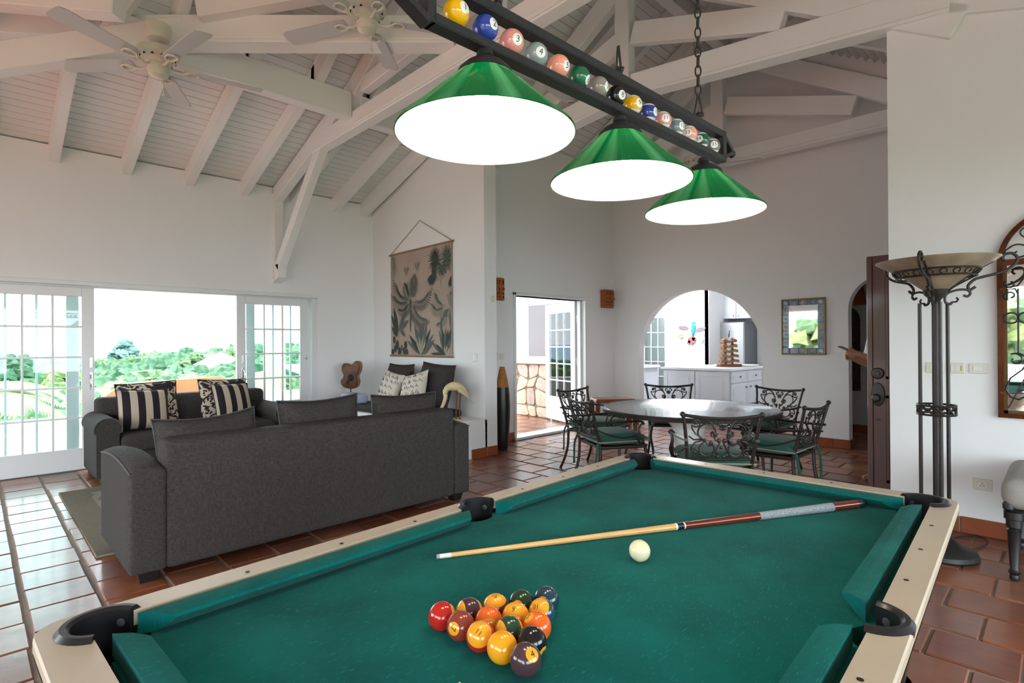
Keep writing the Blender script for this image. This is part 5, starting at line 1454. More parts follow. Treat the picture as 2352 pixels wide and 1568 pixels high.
for k in range(10):
    a = 2*pi*k/10
    for z0, z1 in ((.89,.943),(.943,.89)): m.tube([(.100*cos(a+s*.6),.100*sin(a+s*.6), z0+(z1-z0)*s) for s in (0,.33,.66,1)], .005, 5)
for k in range(3): a = lam+2*pi*k/3+pi/6+pi; m.tube([(.02*cos(a),.02*sin(a),.917),(.10*cos(a),.10*sin(a),.917)], .005, 5)
m.build('openwork_collar', bronze_m, TL)
amb_m, nt, b = nmat('amber_glass'); b.inputs['Roughness'].default_value = .35; b.inputs['Base Color'].default_value = (*c('#a08f78'),1)
tc = N(nt,'ShaderNodeTexCoord'); nz = N(nt,'ShaderNodeTexNoise'); nz.inputs['Scale'].default_value = 6; nz.inputs['Detail'].default_value = 6; cr = N(nt,'ShaderNodeValToRGB'); e = cr.color_ramp.elements; e[0].position = .3; e[0].color = (*c('#7f6d58'),1); e[1].position = .7; e[1].color = (*c('#ab9b85'),1)
nt.links.new(tc.outputs['Object'], nz.inputs[0]); nt.links.new(nz.outputs[0], cr.inputs[0]); nt.links.new(cr.outputs[0], b.inputs['Base Color'])
m = MB(); m.lathe([(.03,1.665),(.07,1.685),(.13,1.735),(.20,1.79),(.27,1.832),(.318,1.862),(.322,1.868),(.314,1.868),(.26,1.838),(.19,1.80),(.12,1.745),(.03,1.69)], 56, cap=False); m.build('glass_bowl', amb_m, TL)
m = MB(); m.lathe([(.022,1.60),(.03,1.62),(.06,1.65),(.070,1.70),(.062,1.702),(.02,1.68)], 28); m.build('bowl_cup', black_m, TL)
m = MB()
for r_, z in ((.205,1.760),(.225,1.800)): m.tube([(r_*cos(2*pi*i/56),r_*sin(2*pi*i/56),z) for i in range(56)], .006, 6, closed=True)
for k in range(20):
    a0 = 2*pi*k/20
    m.tube([( (.215+.012*sin(q))*cos(a0+.085*cos(q)), (.215+.012*sin(q))*sin(a0+.085*cos(q)), 1.78+.014*sin(q)) for q in [radians(w) for w in range(-40,270,30)]], .0042, 5)
m.build('scroll_gallery', bronze_m, TL)
for k in range(3):
    a = lam+2*pi*k/3+(0 if k else 0)
    a = lam+(pi if k == 0 else (pi/2*.62 if k == 1 else -pi/2*.62))
    def A(r, z): return (r*cos(a), r*sin(a), z)
    m = MB()
    m.tube([A(*p) for p in [(.085,1.60)]+[(p.x,p.y) for p in cat([(.075,1.585,0),(.05,1.60,0),(.055,1.65,0),(.11,1.675,0),(.16,1.672,0),(.175,1.65,0),(.16,1.632,0),(.14,1.64,0)],5)]], .0075, 7)
    m.tube([A(p.x,p.y) for p in cat([(.20,1.69,0),(.172,1.672,0),(.165,1.70,0),(.195,1.735,0),(.23,1.748,0),(.33,1.775,0),(.385,1.815,0),(.40,1.855,0),(.375,1.885,0),(.34,1.88,0),(.33,1.855,0),(.345,1.84,0)],5)], .0085, 7)
    m.tube([A(p.x,p.y) for p in cat([(.055,1.66,0),(.10,1.70,0),(.205,1.762,0)],4)], .006, 6)
    m.tube([A(.07,1.68),A(.135,1.735),A(.215,1.80),A(.285,1.842)], .007, 6)
    for s in (.02,):
        m.tube([A(.085,1.60),A(.105,1.60),A(.115,1.615),A(.105,1.628)], .006, 6)
    m.build('scroll_arm', bronze_m, TL)
t = thing('power_cord', 'thin black electrical cord looped on the tiles behind the floor lamp', 'cord', (0,0,0))
m = MB(); m.tube(cat([(4.46,.60,.008),(4.70,.56,.008),(4.86,.48,.008),(4.90,.40,.008),(4.80,.36,.008),(4.62,.40,.008),(4.57,.43,.01)],8), .0045, 6); m.build('cord', black_m, t)
# arched mirror
cop_m = simple('copper_brown_metal', c('#5f3015'), .4, .5, var=.3, scale=20)
AM = thing('arched_mirror', 'tall arched mirror in copper-brown frame with black iron scrolls', 'mirror', (4.972,-.04,0))
YX = Matrix(((0,0,-1,0),(1,0,0,0),(0,1,0,0),(0,0,0,1)))   # (x,y,z)->(-z, x, y)
hw, zb, zs = .352, .834, 1.878
outer = [(-hw,zb),(hw,zb),(hw,zs)]+[(hw*cos(a),zs+hw*sin(a)) for a in [pi*i/36 for i in range(1,36)]]+[(-hw,zs)]
k_ = .030
innr = [(-hw+k_,zb+k_),(hw-k_,zb+k_),(hw-k_,zs)]+[((hw-k_)*cos(a),zs+(hw-k_)*sin(a)) for a in [pi*i/36 for i in range(1,36)]]+[(-hw+k_,zs)]
m = MB(); n = len(outer)
def yx(p, d): return (-d, p[0], p[1])
for (A_, da), (B_, db) in (((outer,0),(outer,.032)),((outer,.032),(innr,.040)),((innr,.040),(innr,.004))):
    m.add([yx(p,da) for p in A_]+[yx(p,db) for p in B_], [(i,(i+1)%n,n+(i+1)%n,n+i) for i in range(n)])
m.box((-.038,-hw+.02,zs-.02),(-.004,hw-.02,zs+.02)); m.build('frame', cop_m, AM, angle=40)
m = MB(); m.box((-.020,-hw+.026,zb+.026),(-.004,-hw+.05,zs-.015)); m.box((-.020,hw-.05,zb+.026),(-.004,hw-.026,zs-.015)); m.box((-.020,-hw+.026,zb+.026),(-.004,hw-.026,zb+.05)); m.build('inner_rim', simple('antique_gold', c('#5a421a'), .45, .4), AM, smooth=False)
m = MB(); m.box((-.010,-hw+.028,zb+.028),(-.004,hw-.028,zs-.01)); m.build('mirror_glass', mirror_m, AM, smooth=False)
m = MB()
def iron(pts, r=.005):
    for s in (-1,1): m.tube([(-.027, s*x, z) for x, z in pts], r, 6)
iron([(.248,1.70),(.248,1.27)]); iron([(.28-.0,1.83),(0,1.83)], .004)
iron([(.248+.035+.035*cos(a),1.505+.035*sin(a)) for a in [2*pi*i/20 for i in range(21)]]); iron([(.248-.035+.035*cos(a),1.505+.035*sin(a)) for a in [2*pi*i/20 for i in range(21)]])
iron(spiral(.285,1.655,.012,.034,radians(270),radians(-60),14)+[(.30,1.70),(.262,1.70),(.248,1.66)]); iron(spiral(.285,1.735,.012,.032,radians(90),radians(400),14)+[(.30,1.71),(.25,1.72),(.20,1.80),(.18,1.83)])
iron([(.248,1.27)]+spiral(.265,1.225,.045,.012,radians(60),radians(400),16)); iron([(.20,1.22),(.23,1.16),(.29,1.10),(.312,1.03),(.29,.975),(.25,.96),(.22,.98),(.215,1.015),(.235,1.03),(.25,1.01)]); iron([(.248,1.27),(.205,1.24),(.20,1.18),(.17,1.10),(.15,1.04),(.17,.98),(.20,.97)])
iron([(.30,.90),(.22,1.10)],.004); iron(spiral(.10,1.50,.07,.02,0,radians(500),24)); iron([(.03,.87),(.03,1.83)])
# arch scrolls
iron([(.32,zs+.02)]+[(p.x,p.y) for p in cat([(.31,zs+.08,0),(.26,zs+.115,0),(.21,zs+.10,0),(.20,zs+.05,0),(.24,zs+.03,0),(.265,zs+.055,0),(.25,zs+.07,0)],4)])
iron([(p.x,p.y) for p in cat([(.04,zs+.03,0),(.10,zs+.12,0),(.20,zs+.15,0),(.235,zs+.19,0),(.21,zs+.225,0),(.18,zs+.215,0),(.185,zs+.19,0)],4)]); iron([(.0,zs+.02),(.0,zs+.30)])
m.build('iron_scrolls', bronze_m, AM)
for z in (1.70,1.00): 
    for s in (-1,1): m = MB(); m.lathe([(.012,0),(.012,.012),(0,.016)], 10, T(-.036,s*(hw-.018),z) @ R(-pi/2,'Y')); m.build('frame_boss', cop_m, AM)
# upholstered bench
UB = thing('upholstered_bench', 'bench with light grey cushion and black fluted legs beside the pool table', 'bench', (4.52,-.16,0))
blk_m = simple('black_lacquer', (.010,.009,.010), .4)
cush2 = simple('grey_twill', c('#9d9a94'), .9, var=.06, scale=20, stretch=(6,6,6), bump=.2, bscale=300)
for sx in (-1,1):
    for sy in (-1,1):
        m = MB(); m.lathe([(.012,0),(.020,.004),(.024,.02),(.020,.035),(.027,.045),(.030,.055),(.022,.065),(.020,.07),(.030,.27),(.034,.285),(.026,.295),(.036,.305),(.036,.345),(.045,.35),(.045,.39),(.03,.395)], 20, T(sx*.345,sy*.36,0)); m.build('leg', blk_m, UB, angle=40)
        m = MB(); m.lathe([(.018,.395),(.026,.405),(.027,.43),(.016,.452),(0,.458)], 16, T(sx*.345+sx*.012,sy*.36+sy*.022,0)); m.build('finial', blk_m, UB)
m = MB(); m.bevbox((-.37,-.385,.345),(.37,.385,.405), .01); m.build('seat_frame', blk_m, UB, smooth=False)
o = rbox('cushion', (.80,.83,.175), .07, cush2, UB, (0,0,.403), seg=5)
# wall plates
plate_m = simple('ivory_plastic', c('#d8d4c6'), .35); rock_m = simple('white_plastic', c('#dcdcd8'), .3); aged_m = simple('aged_plastic', c('#b49a5c'), .5)
def plate(name, label, loc, rz, w, h, rockers=1, hole=False, aged=False):
    t = thing(name, label, 'switch' if 'switch' in name else 'socket', loc, rz)
    m = MB(); m.bevbox((-w/2,-.010,-h/2),(w/2,0,h/2), .004); m.build('cover_plate', plate_m, t, smooth=False)
    iw = w*.56
    for i in range(rockers):
        m = MB(); a = -iw/2+iw*i/rockers; m.bevbox((a+.001,-.015,-h*.26),(a+iw/rockers-.001,-.009,h*.26), .002); m.build('rocker' if not hole else 'socket_insert', rock_m, t, smooth=False)
    if aged:
        for s in (-1,1): m = MB(); m.bevbox((s*iw*.56-.004,-.0112,-h*.26),(s*iw*.56+.004,-.0095,h*.26), .0005); m.build('yellowed_edge', aged_m, t, smooth=False)
    if hole:
        for x, z in ((0,.008),(-.008,-.006),(.008,-.006)):
            m = MB(); m.bevbox((x-.0018,-.0158,z-.004),(x+.0018,-.0148,z+.004), .0003); m.build('socket_hole', dark_m, t, smooth=False)
    return t
rw = -pi/2   # plate front faces -x on the right-hand wall
plate('light_switch', 'ivory double switch on the white wall, partly behind the floor lamp poles', (4.975,.655,1.16), rw, .105, .078, 2)
plate('light_switch', 'ivory double switch with yellowed edges on the white wall, right of the lamp poles', (4.975,.538,1.16), rw, .098, .075, 2, aged=True)
plate('light_switch', 'plain ivory single switch on the white wall, nearest the arched mirror', (4.975,.415,1.161), rw, .100, .072, 1)
plate('wall_socket', 'ivory power socket low on the white wall behind the bench', (4.975,.398,.358), rw, .105, .080, 1, hole=True)
plate('light_switch', 'white switch on the wall left of the French door', (5.14,5.40,1.178), 0, .085, .085, 1)
plate('light_switch', 'narrow ivory switch at the corner behind the tall bamboo vase', (5.05,5.40,1.178), 0, .05, .085, 1)
plate('light_switch', 'white switch on the wall right of the palm hanging', (4.366,5.055,1.189), rw-.037, .085, .10, 1)
plate('wall_socket', 'white socket on the wall above the bench end', (4.368,5.125,.678), rw-.037, .085, .10, 1)
plate('wall_socket', 'ivory socket low on the sliding door wall beside the wooden burl', (3.93,7.58,.675), 0, .07, .09, 1)
t = thing('wall_sensor', 'small round cream sensor on the white pier', 'sensor', (4.488,4.87,1.897))
m = MB(); m.lathe([(.036,0),(.036,.018),(.030,.028),(0,.030)], 24, R(pi/2,'X')); m.build('sensor_body', plate_m, t)
m = MB(); m.lathe([(.012,.028),(.010,.036),(0,.038)], 14, T(.010,0,0) @ R(pi/2,'X')); m.build('sensor_lens', rock_m, t)
# tall bamboo vase
t = thing('floor_vase', 'tall slender black vase with coiled bamboo top standing by the pier', 'vase', (4.81,5.04,0))
m = MB(); m.lathe([(.062,0),(.066,.01),(.085,.20),(.098,.40),(.101,.55),(.094,.70),(.084,.795)], 36); m.build('body', simple('black_vase_lacquer',(.012,.010,.009),.35), t)
bam = simple('coiled_bamboo', c('#a5713c'), .5, var=.2, scale=60, stretch=(.2,.2,3))
m = MB(); pr_ = []
for i in range(22):
    z = .795+.255*i/21; r_ = .084-.052*(i/21)**1.25
    pr_ += [(r_-.002,z),(r_+.001,z+.006)]
m.lathe(pr_+[(.024,1.052),(.02,1.03)], 36, cap=False); m.build('bamboo_neck', bam, t, angle=25)
# terracotta wall lights
tw_m = simple('carved_terracotta', c('#9a5527'), .75, var=.2, scale=14, bump=.3, bscale=30); thole = simple('terracotta_hole', c('#3a1c0c'), .9)
def wall_light(label, x0, x1):
    t = thing('wall_light', label, 'wall light', ((x0+x1)/2,5.40,2.085)); w = x1-x0; h = .295
    m = MB(); m.prism([(-w/2,0),(w/2,0),(w/2,-.055),(w*.12,-.125),(-w/2,-.10)], -h/2, h/2); m.build('shade', tw_m, t, smooth=False)
    for zr, n in ((.105,4),(.075,3),(.0,3),(-.06,4),(-.105,3)):
        for i in range(n):
            x = w*.06-(i+.5)*w*.52/n; y = -.125+.025*(w*.12-x)/(w*.62)
            m = MB(); m.bevbox((x-.010,y-.004,zr-.010),(x+.010,y+.002,zr+.010), .002); m.build('pierced_hole', thole, t, smooth=False)
            x = w*.18+(i+.5)*w*.28/n; y = -.125+.07*(x-w*.12)/(w*.38)
            m = MB(); m.bevbox((x-.006,y-.004,zr-.010),(x+.006,y+.002,zr+.010), .002); m.build('pierced_hole', thole, t, smooth=False)
    m = MB(); m.tube([(w*.26+.022*cos(2*pi*i/14), -.108-.002*sin(2*pi*i/14), .022*sin(2*pi*i/14)) for i in range(14)], .005, 5, closed=True); m.build('carved_ring', tw_m, t)
    return t
wall_light('pierced terracotta wall light left of the French door, partly behind the pier', 4.86, 5.15)
wall_light('pierced terracotta wall light in the corner right of the French door', 7.42, 7.72)
# small tile-framed mirror on the arch wall
TM = thing('tiled_mirror', 'small rectangular mirror framed in painted blue and yellow tiles', 'mirror', (7.80,2.407,1.55))
tile_b = simple('painted_tile', c('#1b2a55'), .2, col2=c('#5f7f9c'), scale=22, det=3, coat=.4); gold_d = simple('painted_sun', c('#c98a2c'), .3); whit_d = simple('painted_shell', c('#b9c0cb'), .3); fr_m = simple('gilt_edge', c('#8b7444'), .4, .4)
W2, H2 = .268, .372
m = MB(); 
for a, b2 in (((-.035,-W2,-H2),(0,W2,-H2+.016)),((-.035,-W2,H2-.016),(0,W2,H2)),((-.035,-W2,-H2),(0,-W2+.016,H2)),((-.035,W2-.016,-H2),(0,W2,H2))): m.bevbox(a, b2, .003)
m.build('outer_frame', fr_m, TM, smooth=False)
tw, th = .078, .078
m = MB(); m.box((-.016,-W2+.09,-H2+.09),(-.004,W2-.09,H2-.09)); m.build('mirror_glass', mirror_m, TM, smooth=False)
def mtile(y, z, w, h, kind):
    m = MB(); m.bevbox((-.026,y-w/2+.001,z-h/2+.001),(-.004,y+w/2-.001,z+h/2-.001), .002); o = m.build('tile', tile_b, TM, smooth=False)
    m = MB()
    if kind == 'sun':
        m.prism([((.028 if i%2 else .020)*cos(2*pi*i/20)+y, (.028 if i%2 else .020)*sin(2*pi*i/20)+z) for i in range(20)], .026, .0275, YX); m.build('sun_motif', gold_d, o, smooth=False)
    elif kind == 'shell':
        m.prism([(.026*cos(2*pi*i/14)*(1+.25*cos(3*2*pi*i/14))+y, .024*sin(2*pi*i/14)*(1+.2*sin(4*pi*i/14))+z) for i in range(14)], .026, .0275, YX); m.build('shell_motif', whit_d, o, smooth=False)
    else:
        m.prism([(.012*cos(2*pi*i/8)+y, .012*sin(2*pi*i/8)+z) for i in range(8)], .026, .0275, YX); m.build('star_motif', gold_d, o, smooth=False)
ys = [-W2+.016+tw/2+ (2*W2-.032-tw)*i/4 for i in range(5)]; zs_ = [-H2+.016+th/2+(2*H2-.032-th)*i/6 for i in range(7)]
for i, y in enumerate(ys):
    for j, z in enumerate(zs_):
        if i in (0,4) or j in (0,6):
            corner = i in (0,4) and j in (0,6)
            mtile(y, z, (2*W2-.032-tw)/4-.001 if not (i in (0,4)) else tw, (2*H2-.032-th)/6-.001 if not (j in (0,6)) else th, 'shell' if corner else ('sun' if (j in (0,6) and i == 2) or (i in (0,4) and j == 3) else ('star' if (i+j)%2 else 'sun' if j == 1 else 'star')))
# ================================================================ CEILING FANS
fan_m = simple('cream_enamel', c('#cfcdbf'), .3, var=.05, scale=10); blade_m = simple('white_blade', c('#b9bdbf'), .45); vent_m = dark_m
def fan(loc, base, rod, label, first=None):
    if first is not None:
        r = dup(first, loc, radians(base)-first['a0'], label)
        for o in bpy.data.objects:
            if o.parent == r and o.name.startswith(('downrod','ceiling_canopy')): 
                if o.name.startswith('downrod'): o.scale.z = rod/.06
                else: o.location.z += rod-.06
        return r
    t = thing('ceiling_fan', label, 'ceiling fan', loc, 0, 'white five-blade ceiling fans'); t['a0'] = radians(base)
    # z = 0 at the blade level
    m = MB(); m.lathe([(.094,.325),(.096,.30),(.086,.255),(.092,.25),(.078,.21),(.045,.195),(.02,.19)], 28); m.build('ceiling_canopy', fan_m, t)
    m = MB(); m.lathe([(.018,0),(.018,.06)], 12); o = m.build('downrod', fan_m, t); o.location.z = .14
    m = MB(); m.lathe([(.02,.15),(.09,.145),(.14,.125),(.150,.10),(.145,.075),(.12,.055),(.095,.05),(.09,.02),(.07,.01)], 36); m.build('motor_housing', fan_m, t)
    for k in range(12):
        a = 2*pi*k/12; m = MB(); m.prism([(-.012,-.007),(.012,-.007),(0,.008)], 0, .004, R(a,'Z') @ T(.122,0,.052) @ R(pi/2,'Z') @ R(radians(115),'X')); m.build('vent_slot', vent_m, t, smooth=False)
    m = MB(); m.lathe([(.07,.01),(.078,-.01),(.080,-.04),(.068,-.075),(.04,-.095),(0,-.10)], 28); m.build('switch_housing', fan_m, t)
    for k in range(5):
        a = radians(base)+2*pi*k/5; M = R(a,'Z')
        m = MB()
        pth = [(-.022,.19),(.022,.19)]
        m.tube(cat([(.07,0,-.005),(.12,0,-.02),(.17,.0,-.012),(.20,.0,-.004)],4), .010, 7, M)
        for s in (-1,1): m.tube(cat([(.17,0,-.012),(.215,s*.035,-.004),(.265,s*.035,-.002),(.285,0,-.002)],4), .008, 6, M)
        m.build('blade_iron', fan_m, t)
        m = MB(); P_ = M @ T(0,0,.006) @ R(radians(12),'X')
        m.prism([(.18,-.045),(.19,-.058),(.30,-.066),(.72,-.074),(.755,-.066),(.765,-.04),(.765,.04),(.755,.066),(.72,.074),(.30,.066),(.19,.058),(.18,.045)], 0, .007, P_); m.build('blade', blade_m, t, smooth=False)
    m = MB(); m.tube([(.035,.0,-.085),(.037,.0,-.20)], .0022, 5); m.lathe([(0,-.225),(.014,-.22),(.012,-.205),(0,-.20)], 10, T(.037,0,0)); m.build('pull_chain', fan_m, t)
    return t
f1 = fan((1.055,5.045,3.575), 36-44.7, .06, 'ceiling fan on the diagonal beam, farthest towards the sliding door side')
fan((2.18,3.78,3.86), 16-44.7, 1.10, 'ceiling fan beside the first green lamp shade, cut by the picture top', f1)
fan((5.16,4.03,4.14), 20-44.7, .70, 'distant ceiling fan over the dining area, between the first and second shades', f1)
fan((6.60,3.30,3.60), 50-44.7, 1.55, 'farthest ceiling fan, mostly hidden behind the third green shade', f1)

# ================================================================ KITCHEN BEYOND THE ARCH
cab_m = simple('white_cabinet', c('#d3d8e0'), .4); knob_m = simple('pewter_knob', c('#4a4d52'), .35, .8); stone_w = simple('white_worktop', c('#dde0e4'), .25)
steel_m = simple('brushed_steel', c('#b4b7ba'), .28, .95, var=.1, scale=4, stretch=(1,1,14)); steel_d = simple('dark_steel', c('#6d7177'), .4, .6)
def shaker(m, w, h, d=.018, f=.055, g=.006):
    m.bevbox((g,-d,g),(w-g,0,h-g), .003)
    for a, b2 in (((g,-d-.006,g),(g+f,-d,h-g)),((w-g-f,-d-.006,g),(w-g,-d,h-g)),((g+f,-d-.006,g),(w-g-f,-d,g+f)),((g+f,-d-.006,h-g-f),(w-g-f,-d,h-g))): m.bevbox(a, b2, .002)
    m.bevbox((g+f+.03,-d-.005,g+f+.03),(w-g-f-.03,-d,h-g-f-.03), .004)
KI = thing('kitchen_island', 'white kitchen island with panelled front and drawers seen through the arch', 'kitchen island', (8.66,3.76,0))
m = MB(); m.box((.02,.02,.08),(1.30,1.20,.875)); m.box((.06,.06,0),(1.26,1.16,.08)); m.build('carcass', cab_m, KI, smooth=False)
Fm = T(.02,1.20,.09) @ R(-pi/2,'Z')     # panels on the room side
for i in range(2):
    m = MB(); shaker(m, .59, .78, f=.075); o = m.build('end_panel', cab_m, KI, smooth=False); o.matrix_local = Fm @ T(.59*i,0,0)
Sm = T(.02,.02,.09)
for i, (x, w) in enumerate(((0,.64),(.64,.64))):
    for z, h, n in ((.59,.19,'drawer'),(0,.585,'door')):
        m = MB(); shaker(m, w, h, f=.05 if n == 'door' else .03); o = m.build(n, cab_m, KI, smooth=False); o.matrix_local = Sm @ T(x,0,z)
        kx = [w/2] if n == 'drawer' else [w-.09 if i == 0 else .09]
        for x2 in kx:
            k = MB(); k.lathe([(.006,0),(.006,.012),(.014,.02),(.012,.028),(0,.03)], 12, T(x2,-.024,h/2 if n == 'drawer' else h-.08) @ R(pi/2,'X')); k.build('knob', knob_m, o)
m = MB(); m.bevbox((-.03,-.03,.88),(1.36,1.25,.92), .006); m.build('worktop', stone_w, KI, smooth=False)
t = thing('side_counter', 'short pale counter end at the left edge of the kitchen arch', 'counter', (9.0,5.62,0))
m = MB(); m.box((0,0,0),(.60,1.2,.86)); m.build('carcass', cab_m, t, smooth=False); m = MB(); m.bevbox((-.03,-.03,.86),(.64,1.25,.91), .006); m.build('worktop', stone_w, t, smooth=False)
FR = thing('refrigerator', 'stainless steel refrigerator in the kitchen niche', 'refrigerator', (11.0,4.50,0))
m = MB(); m.bevbox((.06,0,.04),(.68,.62,1.76), .01); m.build('body', steel_d, FR, smooth=False)
m = MB(); m.bevbox((0,.004,.66),(.06,.616,1.755), .014); o = m.build('door', steel_m, FR)
m = MB(); m.bevbox((-.002,.08,1.38),(.001,.16,1.52), .001); m.build('energy_label', rock_m, o, smooth=False)
m = MB(); m.bevbox((0,.004,.06),(.06,.616,.645), .014); o = m.build('freezer_drawer', steel_m, FR)
m = MB(); m.tube([(-.03,.10,.60),(-.03,.52,.60)], .010, 8); m.build('handle', steel_d, o)
UC = thing('wall_cupboard', 'white two-door wall cupboard above the refrigerator', 'cupboard', (11.18,4.20,1.83))
m = MB(); m.box((.02,0,0),(.50,1.06,.52)); m.build('carcass', cab_m, UC, smooth=False)
for i in range(2):
    m = MB(); shaker(m, .53, .52, f=.06); o = m.build('door', cab_m, UC, smooth=False); o.matrix_local = T(.02,1.06-.53*i,0) @ R(-pi/2,'Z')
    k = MB(); k.lathe([(.006,0),(.013,.015),(0,.022)], 10, T(.48 if i == 0 else .05,-.024,.06) @ R(pi/2,'X')); k.build('knob', knob_m, o)
m = MB(); m.box((11.3,2.55,0),(11.7,4.2,.88)); m.box((11.28,2.55,.88),(11.7,4.2,.92)); o = m.build('kitchen_counter', cab_m, smooth=False); tag(o, 'pale run of kitchen counter to the right of the refrigerator', 'counter')
t = thing('serving_tray', 'white tray lying on the counter at the right of the arch', 'tray', (9.72,3.92,.921))
m = MB(); m.bevbox((-.22,-.12,0),(.22,.12,.03), .01); m.build('tray', rock_m, t, smooth=False)
kd = glazed_leaf('door_7', .74, loc=(10.42,6.52,0), rz=radians(-95), z0=.02, z1=1.99, cols=3, rows=5, stile=.11, top=.12, bot=.30, th=.04)
kd2 = glazed_leaf('window_1', .90, loc=(10.46,7.55,0), rz=radians(-90), z0=.9, z1=1.99, cols=3, rows=4, stile=.06, top=.06, bot=.06, th=.04)
# wine rack
t = thing('wine_rack', 'wooden scalloped wine rack standing on the island worktop', 'wine rack', (9.42,4.12,.921), radians(-45))
wr_a = simple('rack_wood', c('#8a5f33'), .5, var=.2, scale=10); wr_b = simple('rack_base_wood', c('#7a3d14'), .45)
m = MB(); m.bevbox((-.19,-.11,0),(.19,.11,.045), .008); m.build('base', wr_b, t, smooth=False)
for i in range(5):
    m = MB(); z = .075+.088*i; w = .155-.010*i
    pf = [(-w,0),(-w,.045)]+[(-.07+.07*(1-cos(pi*k/8)), .06-.035*sin(pi*k/8)) for k in range(9)]+[(w,.045),(w,0)]+[(w*.5,.02*0+.012),(0,-.012),(-w*.5,.012)]
    m.prism(pf, -.075, .075, T(0,0,z) @ UZ); m.build('cradle', wr_a, t, smooth=False)
for s in (-1,1): m = MB(); m.bevbox((s*.06-.012,-.03,.04),(s*.06+.012,.03,.50), .004); m.build('upright', wr_b, t, smooth=False)
t = thing('wine_opener', 'dark slim bottle stopper sticking up from the wine rack', 'opener', (9.42,4.12,1.435), radians(-45)); m = MB(); m.tube([(0,0,0),(.02,0,.12)], [.012,.006], 8); m.build('handle', black_m, t)
o = rbox('folded_cloth', (.12,.06,.04), .012, rock_m, None, (9.33,4.30,.9675)); o.location.z = .921; tag(o, 'small white folded cloth at the foot of the wine rack', 'cloth')
# painted metal lizard and shells on the kitchen wall
teal_m = simple('teal_enamel', c('#2f8f93'), .35, var=.3, scale=20); coral_m = simple('coral_enamel', c('#b5665f'), .4, var=.3, scale=20); viol_m = simple('violet_enamel', c('#8a6a94'), .4, var=.3, scale=20); sand_m = simple('sand_enamel', c('#b59a78'), .5, var=.3, scale=20); sky_e = simple('sky_enamel', c('#8fb0cf'), .4)
t = thing('wall_ornament', 'colourful enamelled sea creature ornament on the kitchen wall', 'ornament', (10.495,5.33,1.55))
m = MB(); m.tube(cat([(-.02,-.02,.22),(-.035,-.03,.14),(-.03,-.02,.06),(-.03,-.01,-.02),(-.02,.0,-.06)],5), [.035,.05,.045,.035,.04,.05,.05,.045,.04,.04,.045,.045,.04,.035,.03,.03,.03,.03,.028,.025,.02], 10, flat=(1,.4)); m.build('lizard_body', teal_m, t)
for (y, z, r, mat, nme) in ((.02,-.16,.095,coral_m,'coral_flower'),(-.03,-.13,.05,viol_m,'flower_petal'),(.08,-.20,.05,viol_m,'flower_petal'),(.26,-.07,.06,sand_m,'scallop_shell'),(-.20,-.16,.05,sky_e,'blue_fish')):
    m = MB(); m.prism([((r*(1 if i%2 else .7))*cos(2*pi*i/12)+y, (r*(1 if i%2 else .7))*sin(2*pi*i/12)+z) for i in range(12)], .004, .030, YX); m.build(nme, mat, t, smooth=False)
for y, z, a in ((.20,.10,.1),(-.17,.06,-.2)):
    m = MB(); m.prism([(.11*cos(2*pi*i/14)*(1)+y, .04*sin(2*pi*i/14)+z+a*.11*cos(2*pi*i/14)) for i in range(14)], .004, .022, YX); m.build('speckled_fish', simple('speckled_enamel', c('#7b6a72'), .4, var=.6, scale=60) if 'speckled_enamel' not in MAT else MAT['speckled_enamel'], t, smooth=False)
# ================================================================ ENTRANCE HALL
t = thing('wall_light', 'terracotta triangular wall light glimpsed in the hall beyond the small arch', 'wall light', (9.3,2.12,2.02))
m = MB(); m.add([(-.10,.10,-.13),(-.10,-.11,-.13),(0,-.11,-.13),(0,.10,-.13),(-.10,.07,.15),(-.10,-.06,.15),(0,-.06,.15),(0,.07,.15)], [(0,3,2,1),(4,5,6,7),(0,1,5,4),(1,2,6,5),(2,3,7,6),(3,0,4,7)]); m.build('shade', tw_m, t, smooth=False)
t = thing('carved_panel', 'dark arched carved wooden panel on the hall wall', 'panel', (9.298,2.27,.62))
m = MB(); m.prism([(-.17,0),(.17,0),(.17,1.05)]+[(.17*cos(a),1.05+.19*sin(a)) for a in [pi*i/10 for i in range(1,10)]]+[(-.17,1.05)], 0, .03, YX); m.build('panel', simple('carved_dark_wood', c('#3c3222'), .6, var=.4, scale=24, bump=.4, bscale=30), t, smooth=False)

ld = bpy.data.lights.new('kitchen_fill_light','POINT'); ld.energy = 75; ld.color = (.90,.95,1); ld.shadow_soft_size = .25  # invented fill to brighten the kitchen; stands for no known lamp
lo = bpy.data.objects.new('kitchen_fill_light', ld); COL.objects.link(lo); lo.location = (9.6,5.2,2.42)
# ================================================================ PERSON BEHIND THE DOOR
skin_m = simple('skin', c('#a8735a'), .55, var=.06, scale=12); short_m = simple('white_clothing', c('#cfcfd2'), .9); hair_m = simple('dark_hair', (.02,.015,.012), .7); phone_m = simple('black_phone', (.01,.01,.012), .2)
PX = thing('person', 'person in white shirt and shorts behind the door, holding a phone, mostly hidden', 'person', (6.20,1.17,0), atan2(-CAMX.y,-CAMX.x))
V_ = [(0,0,.95,.125),(0,0,1.18,.115),(0,0,1.40,.125),(.02,0,1.52,.055),(.05,0,1.62,.085),(.055,0,1.72,.08),
      (0,.17,1.40,.06),(.03,.22,1.14,.045),(.26,.10,1.20,.033),(0,-.17,1.40,.06),(.03,-.22,1.12,.045),(.24,-.08,1.17,.033),
      (0,.09,.86,.095),(.03,.09,.48,.06),(.0,.09,.10,.04),(.12,.09,.04,.035),(0,-.09,.86,.095),(.02,-.09,.48,.06),(0,-.09,.10,.04),(.12,-.09,.04,.035),(.34,.05,1.235,.034),(.32,-.04,1.21,.034),(.20,.09,.025,.025),(.20,-.09,.025,.025)]
